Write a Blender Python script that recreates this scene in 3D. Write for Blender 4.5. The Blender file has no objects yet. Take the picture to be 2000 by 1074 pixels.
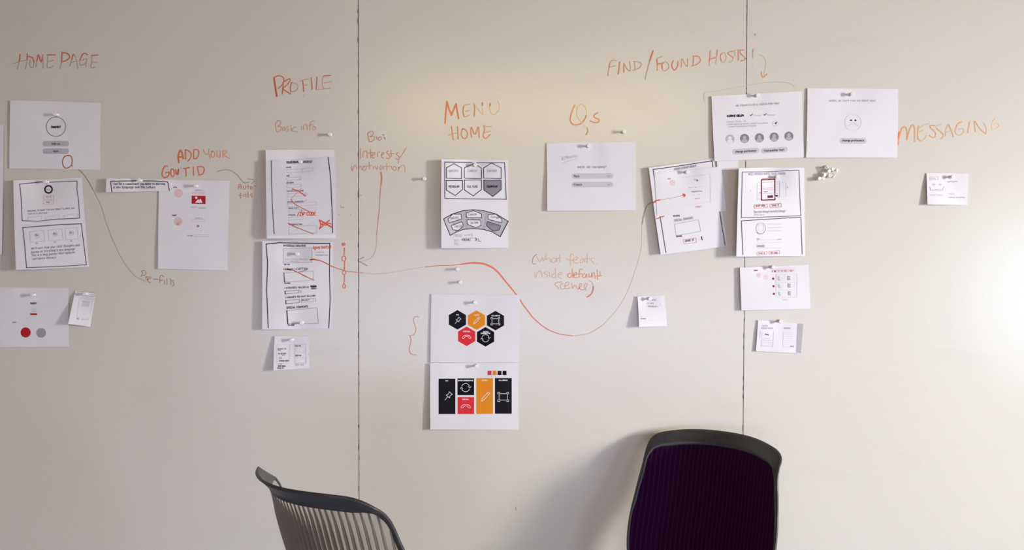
import bpy, bmesh, math, random
from mathutils import Vector, Matrix, noise
random.seed(7)
C = bpy.context.scene.collection
sc = bpy.context.scene

# ------------------------------------------------------------------ camera
D = 2.58; CAMZ = 1.45; F = 1600.0
cam_d = bpy.data.cameras.new('camera'); cam = bpy.data.objects.new('camera', cam_d); C.objects.link(cam)
cam_d.sensor_width = 36.0; cam_d.lens = 36.0 * F / 2000.0; cam_d.clip_start = 0.01
PITCH = math.radians(-1.35); ROLL = math.radians(0.15)
cam.matrix_world = (Matrix.Translation((0, -D, CAMZ)) @ Matrix.Rotation(math.pi/2 + PITCH, 4, 'X')
                    @ Matrix.Rotation(ROLL, 4, 'Z'))
sc.camera = cam
MW = cam.matrix_world.copy(); MR = MW.to_3x3(); CO = MW.translation.copy()

# ------------------------------------------------------------------ light, sky, exposure
sc.view_settings.view_transform = 'Standard'; sc.view_settings.look = 'None'
sc.view_settings.gamma = 1.0; sc.view_settings.use_curve_mapping = False
sc.view_settings.exposure = 0.0
world = bpy.data.worlds.new('daylight'); sc.world = world; world.use_nodes = True
world.node_tree.nodes['Background'].inputs[0].default_value = (0.80, 0.90, 1.0, 1)
world.node_tree.nodes['Background'].inputs[1].default_value = 0.05
RX, LX, FY, CH = 5.5, -4.2, -6.2, 2.75       # room: right wall, left wall, wall behind the camera, ceiling
KEY_P, KEY_C = 66, (0.94, 0.90, 0.84)
FIL_P, FIL_C = 52, (0.17, 0.24, 0.31)
BAK_P, BAK_C = 56, (0.218, 0.228, 0.355)
AMB_P, AMB_C = 16, (0.45, 0.6, 0.95)
TUB_P, TUB_C = 24, (1.05, 0.76, 0.26)
WORLD_P = 0.0
def area(name, loc, aim, sx, sy, power, col, spread=180):
    l = bpy.data.lights.new(name, 'AREA'); l.shape = 'RECTANGLE'; l.size = sx; l.size_y = sy
    l.energy = power; l.color = col; l.spread = math.radians(spread)
    o = bpy.data.objects.new(name, l); C.objects.link(o); o.location = loc
    o.rotation_euler = (Vector(aim)-Vector(loc)).to_track_quat('-Z', 'Y').to_euler()
    return o
# daylight through the narrow window of the right wall (throws the long shadows)
area('window_daylight_1', (RX-0.02, -2.70, 1.80), (0.3, 0, 0.82), 0.60, 1.0, KEY_P, KEY_C, 75)
# unseen wide light added as soft fill further down the same wall
area('added_fill_right', (RX-0.02, -4.70, 1.10), (0.9, 0, 0.70), 2.4, 1.3, FIL_P, FIL_C, 60)
# unseen low strip of light added behind the camera as cool fill
area('added_fill_behind', (0.4, FY+0.02, 0.80), (0.5, 0, 0.60), 7.0, 1.1, BAK_P, BAK_C, 60)

# ------------------------------------------------------------------ materials
def s2l(c):
    return c/12.92 if c <= 0.04045 else ((c+0.055)/1.055)**2.4
def hexc(h):
    return tuple(s2l(int(h[i:i+2], 16)/255.0) for i in (0, 2, 4))
def mix(a, b, t): return tuple(a[i]*(1-t)+b[i]*t for i in range(3))
MATS = {}
def mat(name, col, rough=0.6, spec=0.3, noise_amt=0.06, nscale=40.0, col2=None, bump=0.0, bscale=200.0,
        metallic=0.0, transl=0.0):
    if name in MATS: return MATS[name]
    m = bpy.data.materials.new(name); m.use_nodes = True
    nt = m.node_tree; N = nt.nodes; L = nt.links; p = N['Principled BSDF']
    tc = N.new('ShaderNodeTexCoord')
    nz = N.new('ShaderNodeTexNoise'); nz.inputs['Scale'].default_value = nscale; nz.inputs['Detail'].default_value = 3
    L.new(tc.outputs['Object'], nz.inputs['Vector'])
    mx = N.new('ShaderNodeMix'); mx.data_type = 'RGBA'
    c2 = col2 or tuple(v*(1-noise_amt) for v in col)
    mx.inputs['A'].default_value = (*col, 1); mx.inputs['B'].default_value = (*c2, 1)
    L.new(nz.outputs['Fac'], mx.inputs['Factor'])
    L.new(mx.outputs['Result'], p.inputs['Base Color'])
    p.inputs['Roughness'].default_value = rough; p.inputs['Specular IOR Level'].default_value = spec
    p.inputs['Metallic'].default_value = metallic
    if bump:
        b2 = N.new('ShaderNodeTexNoise'); b2.inputs['Scale'].default_value = bscale; b2.inputs['Detail'].default_value = 2
        L.new(tc.outputs['Object'], b2.inputs['Vector'])
        bp = N.new('ShaderNodeBump'); bp.inputs['Strength'].default_value = bump; bp.inputs['Distance'].default_value = 0.001
        L.new(b2.outputs['Fac'], bp.inputs['Height']); L.new(bp.outputs['Normal'], p.inputs['Normal'])
    if transl:
        t = N.new('ShaderNodeBsdfTranslucent'); L.new(mx.outputs['Result'], t.inputs['Color'])
        ms = N.new('ShaderNodeMixShader'); ms.inputs[0].default_value = transl
        L.new(p.outputs[0], ms.inputs[1]); L.new(t.outputs[0], ms.inputs[2])
        L.new(ms.outputs[0], N['Material Output'].inputs['Surface'])
    MATS[name] = m
    return m
WALLC = (0.70, 0.672, 0.612); PAPERC = (0.75, 0.738, 0.79)
def wall_material():
    m = mat('painted_board', WALLC, rough=0.23, spec=0.5, nscale=1.6, col2=(0.685, 0.65, 0.598), bump=0.10, bscale=90)
    nt = m.node_tree; N = nt.nodes; L = nt.links; p = N['Principled BSDF']
    src = p.inputs['Base Color'].links[0].from_socket
    tc = [n for n in N if n.type == 'TEX_COORD'][0]
    # faint rubbed-out marker smudges
    mp = N.new('ShaderNodeMapping'); mp.inputs['Scale'].default_value = (3.0, 3.0, 7.0)
    mp.inputs['Rotation'].default_value = (0, 0.5, 0)
    L.new(tc.outputs['Object'], mp.inputs['Vector'])
    nz = N.new('ShaderNodeTexNoise'); nz.inputs['Scale'].default_value = 1.1; nz.inputs['Detail'].default_value = 6
    L.new(mp.outputs['Vector'], nz.inputs['Vector'])
    r = N.new('ShaderNodeValToRGB'); r.color_ramp.elements[0].position = 0.60; r.color_ramp.elements[1].position = 0.80
    r.color_ramp.elements[0].color = (0, 0, 0, 1); r.color_ramp.elements[1].color = (0.14, 0.14, 0.14, 1)
    L.new(nz.outputs['Fac'], r.inputs['Fac'])
    mx = N.new('ShaderNodeMix'); mx.data_type = 'RGBA'; mx.inputs['B'].default_value = (0.42, 0.38, 0.36, 1)
    L.new(r.outputs['Color'], mx.inputs['Factor']); L.new(src, mx.inputs['A'])
    # fine speckle
    n3 = N.new('ShaderNodeTexNoise'); n3.inputs['Scale'].default_value = 260; n3.inputs['Detail'].default_value = 2
    L.new(tc.outputs['Object'], n3.inputs['Vector'])
    m3 = N.new('ShaderNodeMix'); m3.data_type = 'RGBA'; m3.blend_type = 'MULTIPLY'; m3.inputs['Factor'].default_value = 0.16
    L.new(mx.outputs['Result'], m3.inputs['A']); L.new(n3.outputs['Color'], m3.inputs['B'])
    L.new(m3.outputs['Result'], p.inputs['Base Color'])
    return m
M_WALL = wall_material()
M_GAP = mat('gap_dark', (0.02, 0.018, 0.016), rough=0.9)
M_PAPER = mat('white_paper', PAPERC, rough=0.75, spec=0.15, nscale=30, noise_amt=0.03, bump=0.05, bscale=400)
M_PAPER2 = mat('thin_white_paper', (0.68, 0.665, 0.73), rough=0.75, spec=0.15, nscale=8, noise_amt=0.06)
M_PAPERG = mat('grey_paper', (0.50, 0.48, 0.50), rough=0.8, spec=0.1, nscale=30, noise_amt=0.03)
M_PIN = mat('white_plastic', (0.80, 0.78, 0.77), rough=0.25, spec=0.5, noise_amt=0.02)
M_STEEL = mat('steel', (0.55, 0.55, 0.56), rough=0.25, metallic=1.0)
M_FLOOR = mat('grey_carpet', (0.42, 0.44, 0.52), rough=0.95, nscale=300, noise_amt=0.15, bump=0.5, bscale=500)
M_CEIL = mat('ceiling_warm', (0.34, 0.28, 0.19), rough=0.9, nscale=60)
M_PLASTER = mat('plaster', (0.62, 0.58, 0.50), rough=0.85, nscale=10, bump=0.1)
def ink(hexs, op=1.0, base='wall', dry=0.0):
    op = round(op*10)/10.0
    key = 'ink_%s_%s_%d_%d' % (hexs, base, int(op*10), int(dry*10))
    if key in MATS: return MATS[key]
    b = WALLC if base == 'wall' else PAPERC
    hc = hexc(hexs)
    if base == 'wall': hc = (min(1, hc[0]*1.18), hc[1]*1.42, hc[2]*0.85)
    c = mix(b, hc, op)
    c2 = mix(b, hc, max(0.0, op-dry)) if dry else mix(c, b, 0.06 if op < 1 else 0.008)
    return mat(key, c, rough=0.28 if base == 'wall' else 0.7, spec=0.45 if base == 'wall' else 0.12,
               nscale=240 if dry else 90, col2=c2)

# ------------------------------------------------------------------ helpers
def ray(px, py, h):
    """point at distance h in front of the board seen at pixel (px,py) of the 2000x1074 photo"""
    d = MR @ Vector(((px-1000.0)/F, (537.0-py)/F, -1.0))
    t = (-h - CO.y) / d.y
    return CO + d*t
def link(name, me, m, parent=None, loc=None):
    o = bpy.data.objects.new(name, me); C.objects.link(o)
    if m is not None: me.materials.append(m)
    if parent is not None: o.parent = parent
    if loc is not None: o.location = loc
    return o
def tag(o, label=None, cat=None, group=None, kind=None):
    if label: o['label'] = label
    if cat: o['category'] = cat
    if group: o['group'] = group
    if kind: o['kind'] = kind
    return o
def smooth(me, on=True):
    for p in me.polygons: p.use_smooth = on
def mesh_from(name, vs, fs, m=None, parent=None, loc=None, sm=False):
    me = bpy.data.meshes.new(name); me.from_pydata([tuple(v) for v in vs], [], fs); me.update()
    if sm: smooth(me)
    return link(name, me, m, parent, loc)
def box(name, a, b, m, parent=None, bevel=0.0, loc=None):
    bm = bmesh.new(); bmesh.ops.create_cube(bm, size=1.0)
    for v in bm.verts:
        v.co = Vector(((a[0]+b[0])/2 + v.co.x*(b[0]-a[0]), (a[1]+b[1])/2 + v.co.y*(b[1]-a[1]), (a[2]+b[2])/2 + v.co.z*(b[2]-a[2])))
    if bevel: bmesh.ops.bevel(bm, geom=bm.edges[:], offset=bevel, segments=2, affect='EDGES', profile=0.6)
    me = bpy.data.meshes.new(name); bm.to_mesh(me); bm.free()
    return link(name, me, m, parent, loc)
def lathe(name, prof, seg, m, parent=None, loc=None, axis='Z', closed=True):
    vs, fs = [], []
    for r, z in prof:
        for i in range(seg):
            a = 2*math.pi*i/seg
            p = (r*math.cos(a), r*math.sin(a), z)
            if axis == 'Y': p = (p[0], -p[2], p[1])
            if axis == 'X': p = (p[2], p[0], p[1])
            vs.append(p)
    n = len(prof)
    for j in range(n-1):
        for i in range(seg):
            k = (i+1) % seg
            fs.append((j*seg+i, j*seg+k, (j+1)*seg+k, (j+1)*seg+i))
    if closed:
        fs.append(tuple(range(seg))[::-1]); fs.append(tuple((n-1)*seg+i for i in range(seg)))
    me = bpy.data.meshes.new(name); me.from_pydata(vs, [], fs); me.update()
    bm = bmesh.new(); bm.from_mesh(me); bmesh.ops.recalc_face_normals(bm, faces=bm.faces); bm.to_mesh(me); bm.free()
    smooth(me)
    for p in me.polygons:
        if len(p.vertices) > 4: p.use_smooth = False
    return link(name, me, m, parent, loc)
def catmull(pts, step):
    if len(pts) < 3: return resample(pts, step)
    out = []
    closed = (abs(pts[0][0]-pts[-1][0]) < 1e-6 and abs(pts[0][1]-pts[-1][1]) < 1e-6)
    n = len(pts)
    for i in range(n-1):
        p1, p2 = pts[i], pts[i+1]
        p0 = pts[i-1] if i > 0 else (pts[-2] if closed else p1)
        p3 = pts[i+2] if i+2 < n else (pts[1] if closed else p2)
        d = math.hypot(p2[0]-p1[0], p2[1]-p1[1]); k = max(1, int(d/step))
        for j in range(k):
            t = j/k; t2 = t*t; t3 = t2*t
            out.append(tuple(0.5*((2*p1[a]) + (-p0[a]+p2[a])*t + (2*p0[a]-5*p1[a]+4*p2[a]-p3[a])*t2
                                  + (-p0[a]+3*p1[a]-3*p2[a]+p3[a])*t3) for a in range(2)))
    out.append(tuple(pts[-1][:2]))
    return out
def resample(pts, step):
    out = []
    for i in range(len(pts)-1):
        p1, p2 = pts[i], pts[i+1]
        d = math.hypot(p2[0]-p1[0], p2[1]-p1[1]); k = max(1, int(d/step))
        for j in range(k): out.append((p1[0]+(p2[0]-p1[0])*j/k, p1[1]+(p2[1]-p1[1])*j/k))
    out.append(tuple(pts[-1][:2]))
    return out

class Print:
    """flat ink laid on a surface; surf(px,py,off) gives the point on that surface"""
    def __init__(self, surf, origin, parent, base):
        self.surf, self.origin, self.parent, self.base = surf, origin, parent, base
        self.parts = []; self.layer = 0; self.nfill = 0; self.z(0, 0, 1); self.part('print')
    def z(self, ox, oy, s): self.t = (ox, oy, s); return self
    def P(self, p): return (self.t[0]+p[0]/self.t[2], self.t[1]+p[1]/self.t[2])
    def part(self, name, label=None):
        self.cur = dict(name=name, label=label, vs=[], fs=[], ms=[], mi=[]); self.parts.append(self.cur); return self
    def _mi(self, m):
        c = self.cur
        if m not in c['ms']: c['ms'].append(m)
        return c['ms'].index(m)
    def _off(self):
        self.layer += 1
        if self.base == 'wall': return 0.00036 + 0.000002*min(self.layer, 150)
        return 0.00040 + 0.0000015*min(self.layer, 150)
    def _offf(self):
        self.nfill += 1
        if self.base == 'wall': return 0.0003
        return 0.00010 + 0.000006*min(self.nfill, 40)
    def poly_src(self, pts, w, m, w2=None, cap=True, off=None):
        # remove doubles
        q = [pts[0]]
        for p in pts[1:]:
            if math.hypot(p[0]-q[-1][0], p[1]-q[-1][1]) > 1e-3: q.append(p)
        if len(q) == 1: q.append((q[0][0]+0.4, q[0][1]+0.1))
        c = self.cur; i0 = len(c['vs']); n = len(q); mi = self._mi(m); w2 = w if w2 is None else w2
        off = off or self._off()
        def put(x, y): c['vs'].append(self.surf(x, y, off) - self.origin)
        for i, p in enumerate(q):
            a = q[max(0, i-1)]; b = q[min(n-1, i+1)]
            dx, dy = b[0]-a[0], b[1]-a[1]; l = math.hypot(dx, dy) or 1e-6
            hw = 0.5*(w + (w2-w)*i/(n-1)); nx, ny = -dy/l*hw, dx/l*hw
            put(p[0]+nx, p[1]+ny); put(p[0]-nx, p[1]-ny)
        for i in range(n-1):
            a = i0+2*i; c['fs'].append((a, a+1, a+3, a+2)); c['mi'].append(mi)
        if cap and w > 1.2:
            for e, o2 in ((0, 1), (n-1, n-2)):
                p = q[e]; dx, dy = p[0]-q[o2][0], p[1]-q[o2][1]; a0 = math.atan2(dy, dx); hw = 0.5*(w if e == 0 else w2)
                k0 = len(c['vs']); put(*p)
                for j in range(5):
                    an = a0 - math.pi/2 + math.pi*j/4; put(p[0]+hw*math.cos(an), p[1]+hw*math.sin(an))
                for j in range(4): c['fs'].append((k0, k0+1+j, k0+2+j)); c['mi'].append(mi)
    def stroke(self, pts, w, m, w2=None, sm=True, jit=0.0, src=False):
        q = pts if src else [self.P(p) for p in pts]
        if jit: q = [(x+random.uniform(-jit, jit), y+random.uniform(-jit, jit)) for x, y in q]
        q = catmull(q, 1.6) if sm else resample(q, 4.0)
        self.poly_src(q, w, m, w2)
    def rect(self, x0, y0, x1, y1, w, m, skew=0.0, jit=0.25):
        """skew: drop of the right side"""
        self.path([(x0, y0), (x1, y0+skew), (x1, y1+skew), (x0, y1), (x0, y0)], w, m, jit)
    def path(self, pts, w, m, jit=0.25):
        q = [self.P(p) for p in pts]
        q = [(x+random.uniform(-jit, jit), y+random.uniform(-jit, jit)) for x, y in q]
        if pts[0] == pts[-1]: q[-1] = q[0]
        off = self._off()
        for i in range(len(q)-1):
            a, b = q[i], q[i+1]
            mid = ((a[0]+b[0])/2+random.uniform(-jit, jit)*0.7, (a[1]+b[1])/2+random.uniform(-jit, jit)*0.7)
            self.poly_src(catmull([a, mid, b], 4.0), w, m, off=off)
    def fill(self, pts, m, mx=3.0):
        q = [self.P(p) for p in pts]
        cx = sum(p[0] for p in q)/len(q); cy = sum(p[1] for p in q)/len(q)
        c = self.cur; mi = self._mi(m); off = self._offf()
        tris = [((cx, cy), q[i], q[(i+1) % len(q)]) for i in range(len(q))]
        stack = tris; cache = {}
        def vid(p):
            k = (round(p[0], 3), round(p[1], 3))
            if k not in cache:
                cache[k] = len(c['vs']); c['vs'].append(self.surf(p[0], p[1], off) - self.origin)
            return cache[k]
        while stack:
            a, b, d = stack.pop()
            ls = [(math.dist(a, b), 0), (math.dist(b, d), 1), (math.dist(d, a), 2)]
            l, k = max(ls)
            if l > mx:
                if k == 1: a, b, d = b, d, a
                elif k == 2: a, b, d = d, a, b
                mm = ((a[0]+b[0])/2, (a[1]+b[1])/2)
                stack.append((a, mm, d)); stack.append((mm, b, d))
            else:
                c['fs'].append((vid(a), vid(b), vid(d))); c['mi'].append(mi)
    def rrect(self, x0, y0, x1, y1, m, skew=0.0, r=None):
        r = r or (y1-y0)/2; pts = []
        for cx, cy, a0 in ((x1-r, y0+r, -90), (x1-r, y1-r, 0), (x0+r, y1-r, 90), (x0+r, y0+r, 180)):
            for j in range(5):
                a = math.radians(a0+90*j/4); x = cx+r*math.cos(a); y = cy+r*math.sin(a)
                pts.append((x, y+skew*(x-x0)/(x1-x0)))
        self.fill(pts, m)
    def disc(self, x, y, r, m, ry=None, seg=20):
        ry = ry or r
        self.fill([(x+r*math.cos(2*math.pi*i/seg), y+ry*math.sin(2*math.pi*i/seg)) for i in range(seg)], m)
    def ring(self, x, y, r, w, m, ry=None, a0=0, a1=360):
        ry = ry or r; k = 24
        pts = [self.P((x+r*math.cos(math.radians(a0+(a1-a0)*i/k)), y+ry*math.sin(math.radians(a0+(a1-a0)*i/k)))) for i in range(k+1)]
        self.poly_src(pts, w, m)
    def text(self, s, x, y, size, m, w=1.0, width=None, slope=0.0, hand=True, italic=0.0):
        """x,y baseline start, size cap height (crop px); width = total width of the line"""
        adv = []; tot = 0
        for ch in s:
            g = FONT.get(ch)
            wd = 3.0 if ch == ' ' else (g[0]+1.5 if g else 4)
            adv.append(tot); tot += wd
        k = size/6.0; kx = (width/tot) if width else k*0.9
        off = self._off()
        for ch, ad in zip(s, adv):
            g = FONT.get(ch)
            if not g: continue
            jy = random.uniform(-0.25, 0.25) if hand else 0
            for st in g[1]:
                pts = []
                for gx, gy in st:
                    X = ad+gx+italic*(gy-2); Y = gy-2+jy
                    xx = x+X*kx; yy = y-Y*k+slope*(xx-x)
                    pts.append(self.P((xx, yy)))
                q = catmull(pts, 2.0) if (hand and len(pts) > 2) else pts
                self.poly_src(q, w, m, cap=False, off=off)
    def done(self):
        for c in self.parts:
            if not c['fs']: continue
            me = bpy.data.meshes.new(c['name']); me.from_pydata([tuple(v) for v in c['vs']], [], c['fs']); me.update()
            for m in c['ms']: me.materials.append(m)
            for p, k in zip(me.polygons, c['mi']): p.material_index = k
            o = bpy.data.objects.new(c['name'], me); C.objects.link(o)
            if self.parent is not None: o.parent = self.parent
            if c['label']: o['label'] = c['label']
            if c['name'] == 'print': o['kind'] = 'stuff'     # rows of tiny printed characters

# single-line lettering; each pair of digits is x,y with the baseline at y=2, capitals to 8, small letters to 6
_G = {'A':'02 28 42;14 34','B':'02 08 38 47 36 05;35 44 43 32 02','C':'47 38 18 07 03 12 32 43','D':'02 08 28 46 44 22 02',
'E':'48 08 02 42;05 35','F':'48 08 02;05 35','G':'47 38 18 07 03 12 32 43 45 25','H':'02 08;42 48;05 45','I':'12 18',
'J':'48 43 32 12 03','K':'02 08;48 05 42','L':'08 02 42','M':'02 08 25 48 42','N':'02 08 42 48','O':'12 03 07 18 38 47 43 32 12',
'P':'02 08 38 47 46 35 05','Q':'12 03 07 18 38 47 43 32 12;34 51','R':'02 08 38 47 46 35 05;25 42','S':'47 38 18 07 06 15 35 44 43 32 12 03',
'T':'08 48;28 22','U':'08 03 12 32 43 48','V':'08 22 48','W':'08 12 26 32 48','X':'08 42;02 48','Y':'08 25 48;25 22','Z':'08 48 02 42',
'a':'36 16 05 03 12 32;36 32 42','b':'08 02 22 33 35 26 06','c':'36 16 05 03 12 32','d':'38 32 12 03 05 16 36','e':'04 34 35 26 16 05 03 12 32',
'f':'38 28 17 12;05 35','g':'36 16 05 03 12 32;36 31 20 10','h':'08 02;05 16 26 35 32','i':'12 16;17 18','j':'26 21 10;27 28',
'k':'08 02;36 04 32','l':'18 12','m':'02 06;05 16 25 22;25 36 45 42','n':'02 06;05 16 26 35 32','o':'12 03 05 16 26 35 33 22 12',
'p':'00 06 26 35 33 22 02','q':'30 36 16 05 03 12 32','r':'02 06;05 16 26','s':'35 26 16 05 14 24 33 22 12 03','t':'18 13 22 32;06 36',
'u':'06 03 12 22 33 36;33 32','v':'06 22 36','w':'06 12 25 32 46','x':'06 32;02 36','y':'06 22;36 10','z':'06 36 02 32',
'1':'17 28 22','2':'07 18 38 47 46 02 42','5':'48 08 05 35 44 43 32 02','0':'12 03 07 18 38 47 43 32 12','/':'01 48',
'?':'07 18 38 47 36 24;22 23','!':'18 14;12 13','.':'12 13','\'':'18 16','-':'05 35','(':'28 16 14 22',')':'18 26 24 12',
',':'13 01',':':'12 13;15 16','>':'07 35 03','<':'37 05 33','&':'42 07 18 27 04 13 22 44'}
FONT = {}
for k_, v_ in _G.items():
    sts = [[(int(p[0]), int(p[1])) for p in st.split()] for st in v_.split(';')]
    FONT[k_] = (max(p[0] for st in sts for p in st), sts)

# ------------------------------------------------------------------ the room
def root(name, kind='structure'):
    o = bpy.data.objects.new(name, None); C.objects.link(o); o['kind'] = kind; return o
tag(box('floor', (LX-0.1, FY-0.1, -0.05), (RX+0.1, 0.06, 0.0), M_FLOOR), kind='structure')
tag(box('ceiling', (LX-0.1, FY-0.1, CH), (RX+0.1, 0.06, CH+0.05), M_CEIL), kind='structure')
tag(box('wall_left', (LX-0.1, FY, 0), (LX, 0.06, CH), M_PLASTER), kind='structure')
wf = root('wall_front')
for a_, b_ in (((LX, 0), (-3.1, CH)), ((3.9, 0), (RX, CH)), ((-3.1, 0), (3.9, 0.25)), ((-3.1, 1.35), (3.9, CH))):
    box('wall_section', (a_[0], FY-0.1, a_[1]), (b_[0], FY, b_[1]), M_PLASTER, wf)
# right wall with a key window and an added fill window (only their light reaches the picture)
wr = root('wall_right')
def wr_box(y0, y1, z0, z1): box('wall_section', (RX, y0, z0), (RX+0.1, y1, z1), M_PLASTER, wr)
wr_box(-2.35, 0.06, 0, CH); wr_box(-3.4, -3.05, 0, CH); wr_box(FY, -6.0, 0, CH)
wr_box(-3.05, -2.35, 0, 1.26); wr_box(-3.05, -2.35, 2.34, CH); wr_box(-6.0, -3.4, 0, 0.42); wr_box(-6.0, -3.4, 1.78, CH)
M_FRAME = mat('window_frame_grey', (0.35, 0.35, 0.36), rough=0.4)
for nm, y0, y1, z0, z1 in (('window_1', -3.05, -2.35, 1.26, 2.34), ('added_fill_window', -6.0, -3.4, 0.42, 1.78)):  # the second, wider window is added to house the fill light
    w = root(nm)
    for a, b in (((RX+0.02, y0, z0), (RX+0.07, y0+0.04, z1)), ((RX+0.02, y1-0.04, z0), (RX+0.07, y1, z1)),
                 ((RX+0.02, y0+0.04, z0), (RX+0.07, y1-0.04, z0+0.04)), ((RX+0.02, y0+0.04, z1-0.04), (RX+0.07, y1-0.04, z1))):
        box('window_frame', a, b, M_FRAME, w)
# pendant lamp behind the camera: its soft reflection is the band of sheen on the boards
LY = -4.4; zw = ray(1050, 214, 0).z; LZ = CAMZ + (zw-CAMZ)*(D-LY)/D
lamp = bpy.data.objects.new('pendant_lamp', None); C.objects.link(lamp); lamp.location = (0.22, LY, LZ)
tag(lamp, 'long linear pendant lamp hanging behind the viewer', 'lamp')
box('lamp_housing', (-1.35, -0.04, 0.065), (1.35, 0.04, 0.09), mat('lamp_grey', (0.35, 0.35, 0.36), rough=0.4), lamp)
box('lamp_wire', (-1.2, -0.002, 0.09), (-1.196, 0.002, CH-LZ), M_STEEL, lamp); box('lamp_wire', (1.196, -0.002, 0.09), (1.2, 0.002, CH-LZ), M_STEEL, lamp)
M_GLOW = bpy.data.materials.new('lamp_glow'); M_GLOW.use_nodes = True
nn_ = M_GLOW.node_tree.nodes; em_ = nn_.new('ShaderNodeEmission'); em_.inputs[0].default_value = (*TUB_C, 1); em_.inputs[1].default_value = TUB_P
M_GLOW.node_tree.links.new(em_.outputs[0], nn_['Material Output'].inputs['Surface'])
box('lamp_diffuser', (-1.33, -0.035, -0.065), (1.33, 0.035, 0.065), M_GLOW, lamp, bevel=0.01)
# unseen ceiling lights, added for cool ambient bounce off the floor
for i in range(2):
    c_ = bpy.data.objects.new('added_ceiling_fill', None); C.objects.link(c_); c_.location = (-1.2+3.4*i, -2.4, CH)
    tag(c_, ('left' if i == 0 else 'right')+' unseen square ceiling fill light, added above the viewer', 'lamp')
    box('fill_frame', (-0.31, -0.31, -0.012), (0.31, 0.31, 0.0), M_CEIL, c_)
    l_ = bpy.data.lights.new('fill_panel', 'AREA'); l_.size = 0.56; l_.energy = AMB_P/2; l_.color = AMB_C; l_.spread = math.radians(100)
    o_ = bpy.data.objects.new('fill_panel', l_); C.objects.link(o_); o_.location = (-1.2+3.4*i, -2.4, CH-0.02)

# the board wall: joined panels with dark joints
wall = root('wall_back')
SE = [LX, -2.924, -1.704, -0.4835, 0.7325, 1.952, 3.17, 4.39, RX]
G = 0.0011
box('wall_core', (LX, 0.014, 0), (RX, 0.06, CH), M_GAP, wall)
for i in range(len(SE)-1):
    a, b = SE[i], SE[i+1]
    z0 = 0.10; front = 0.0
    p = box('panel', (a+G, front, z0), (b-G, 0.014, CH-0.01), M_WALL, wall, bevel=0.0006)
M_SKIRT = mat('skirting_grey', (0.28, 0.27, 0.26), rough=0.5)
tag(box('baseboard_back', (LX, -0.012, 0), (RX, 0.014, 0.10), M_SKIRT, bevel=0.002), kind='structure')
# chipped edges along the two joints in view
M_CHIP = mat('joint_chip', (0.05, 0.042, 0.038), rough=0.8)
for sx, name in ((SE[3], 'joint_chips'), (SE[4], 'joint_chips')):
    vs, fs = [], []
    z = 0.4
    while z < 2.4:
        l = random.uniform(0.004, 0.03); w = random.uniform(0.0004, 0.0017); sd = random.choice((-1, 1))
        if sx > 0: w *= 1.25
        x0 = sx + sd*G*0.6
        k = len(vs)
        vs += [(x0, -0.0003, z), (x0+sd*w, -0.0003, z+l*0.3), (x0+sd*w*0.7, -0.0003, z+l*0.8), (x0, -0.0003, z+l)]
        fs.append((k, k+1, k+2, k+3) if sd > 0 else (k+3, k+2, k+1, k))
        z += l + random.uniform(0.0, 0.045)
    o = mesh_from(name, vs, fs, M_CHIP, wall); o['kind'] = 'stuff'
# small specks on the board
# ------------------------------------------------------------------ marker writing on the board
wall_surf = lambda px, py, off: ray(px, py, off)
OR = 'cb5218'; RD = 'b84015'; BR = 'a3623f'; PK = 'd1785a'; YO = 'e0904a'; GY = '6f675f'
def mark(name, label):
    p = Print(wall_surf, Vector((0, 0, 0)), wall, 'wall'); p.part(name, label); return p
def W(p, col, op, w, strokes, dry=0.2, w2=None):
    m = ink(col, min(1.0, op+0.22), 'wall', min(dry, 0.25))
    for st in strokes: p.stroke(st, w, m, w2)

p = mark('marker_writing', 'orange marker words HOME PAGE').z(20, 95, 11.11)
W(p, RD, .7, 2.6, [[(215,125),(205,220),(190,300)], [(370,110),(368,180),(365,250)], [(400,170),(440,180),(490,205),(515,300)],
  [(575,280),(595,180),(610,130),(640,200),(665,290),(690,240),(705,130)], [(800,135),(980,135)], [(1125,80),(1122,170),(1115,290)],
  [(1125,95),(1230,100),(1290,180),(1220,250),(1110,290)], [(1340,240),(1355,160),(1375,115)], [(1680,130),(1610,100),(1560,140),(1510,260)], [(1760,150),(1905,135)]])
W(p, BR, .5, 1.9, [[(190,300),(170,380),(150,440)], [(70,325),(190,280),(340,250)], [(365,250),(355,330),(335,440)],
  [(515,300),(495,400),(450,405),(420,330),(435,240)], [(555,395),(575,280)], [(705,130),(715,250),(715,420)],
  [(810,130),(815,260),(800,380),(850,415),(930,380)], [(820,280),(950,250)], [(1115,290),(1095,350),(1085,430)], [(1375,115),(1420,190),(1470,430)],
  [(1295,380),(1315,310),(1340,240)], [(1310,300),(1440,270)], [(1510,260),(1510,330),(1560,360),(1640,300),(1665,220),(1560,250)], [(1660,230),(1645,310),(1640,400)],
  [(1770,150),(1770,290),(1745,400),(1800,415),(1840,395)], [(1780,285),(1890,295)]])
p.done()
p = mark('marker_writing', 'orange marker words ADD YOUR GOV\'T ID').z(300, 280, 8.95)
W(p, OR, 1.0, 3.4, [[(440,330),(430,220),(465,120)], [(465,120),(490,150),(520,265)], [(440,240),(515,235)]], .2)
W(p, OR, .9, 2.5, [[(555,110),(556,190),(560,275)], [(240,400),(200,395),(160,470),(150,560),(200,600),(260,560),(270,500),(210,520)]], .25)
W(p, OR, .75, 2.2, [[(560,110),(640,150),(655,230),(600,310)], [(705,115),(700,190),(705,260)], [(705,110),(770,110),(790,180),(750,260),(705,270)],
  [(310,450),(300,530),(330,585),(365,540),(350,460),(310,450)], [(385,460),(405,545),(435,450),(430,545)], [(525,440),(625,425)], [(560,440),(566,500),(570,580)],
  [(695,415),(700,555)], [(770,430),(785,500),(795,545)], [(760,410),(860,410),(885,460),(860,530),(790,555)]], .35)
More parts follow.
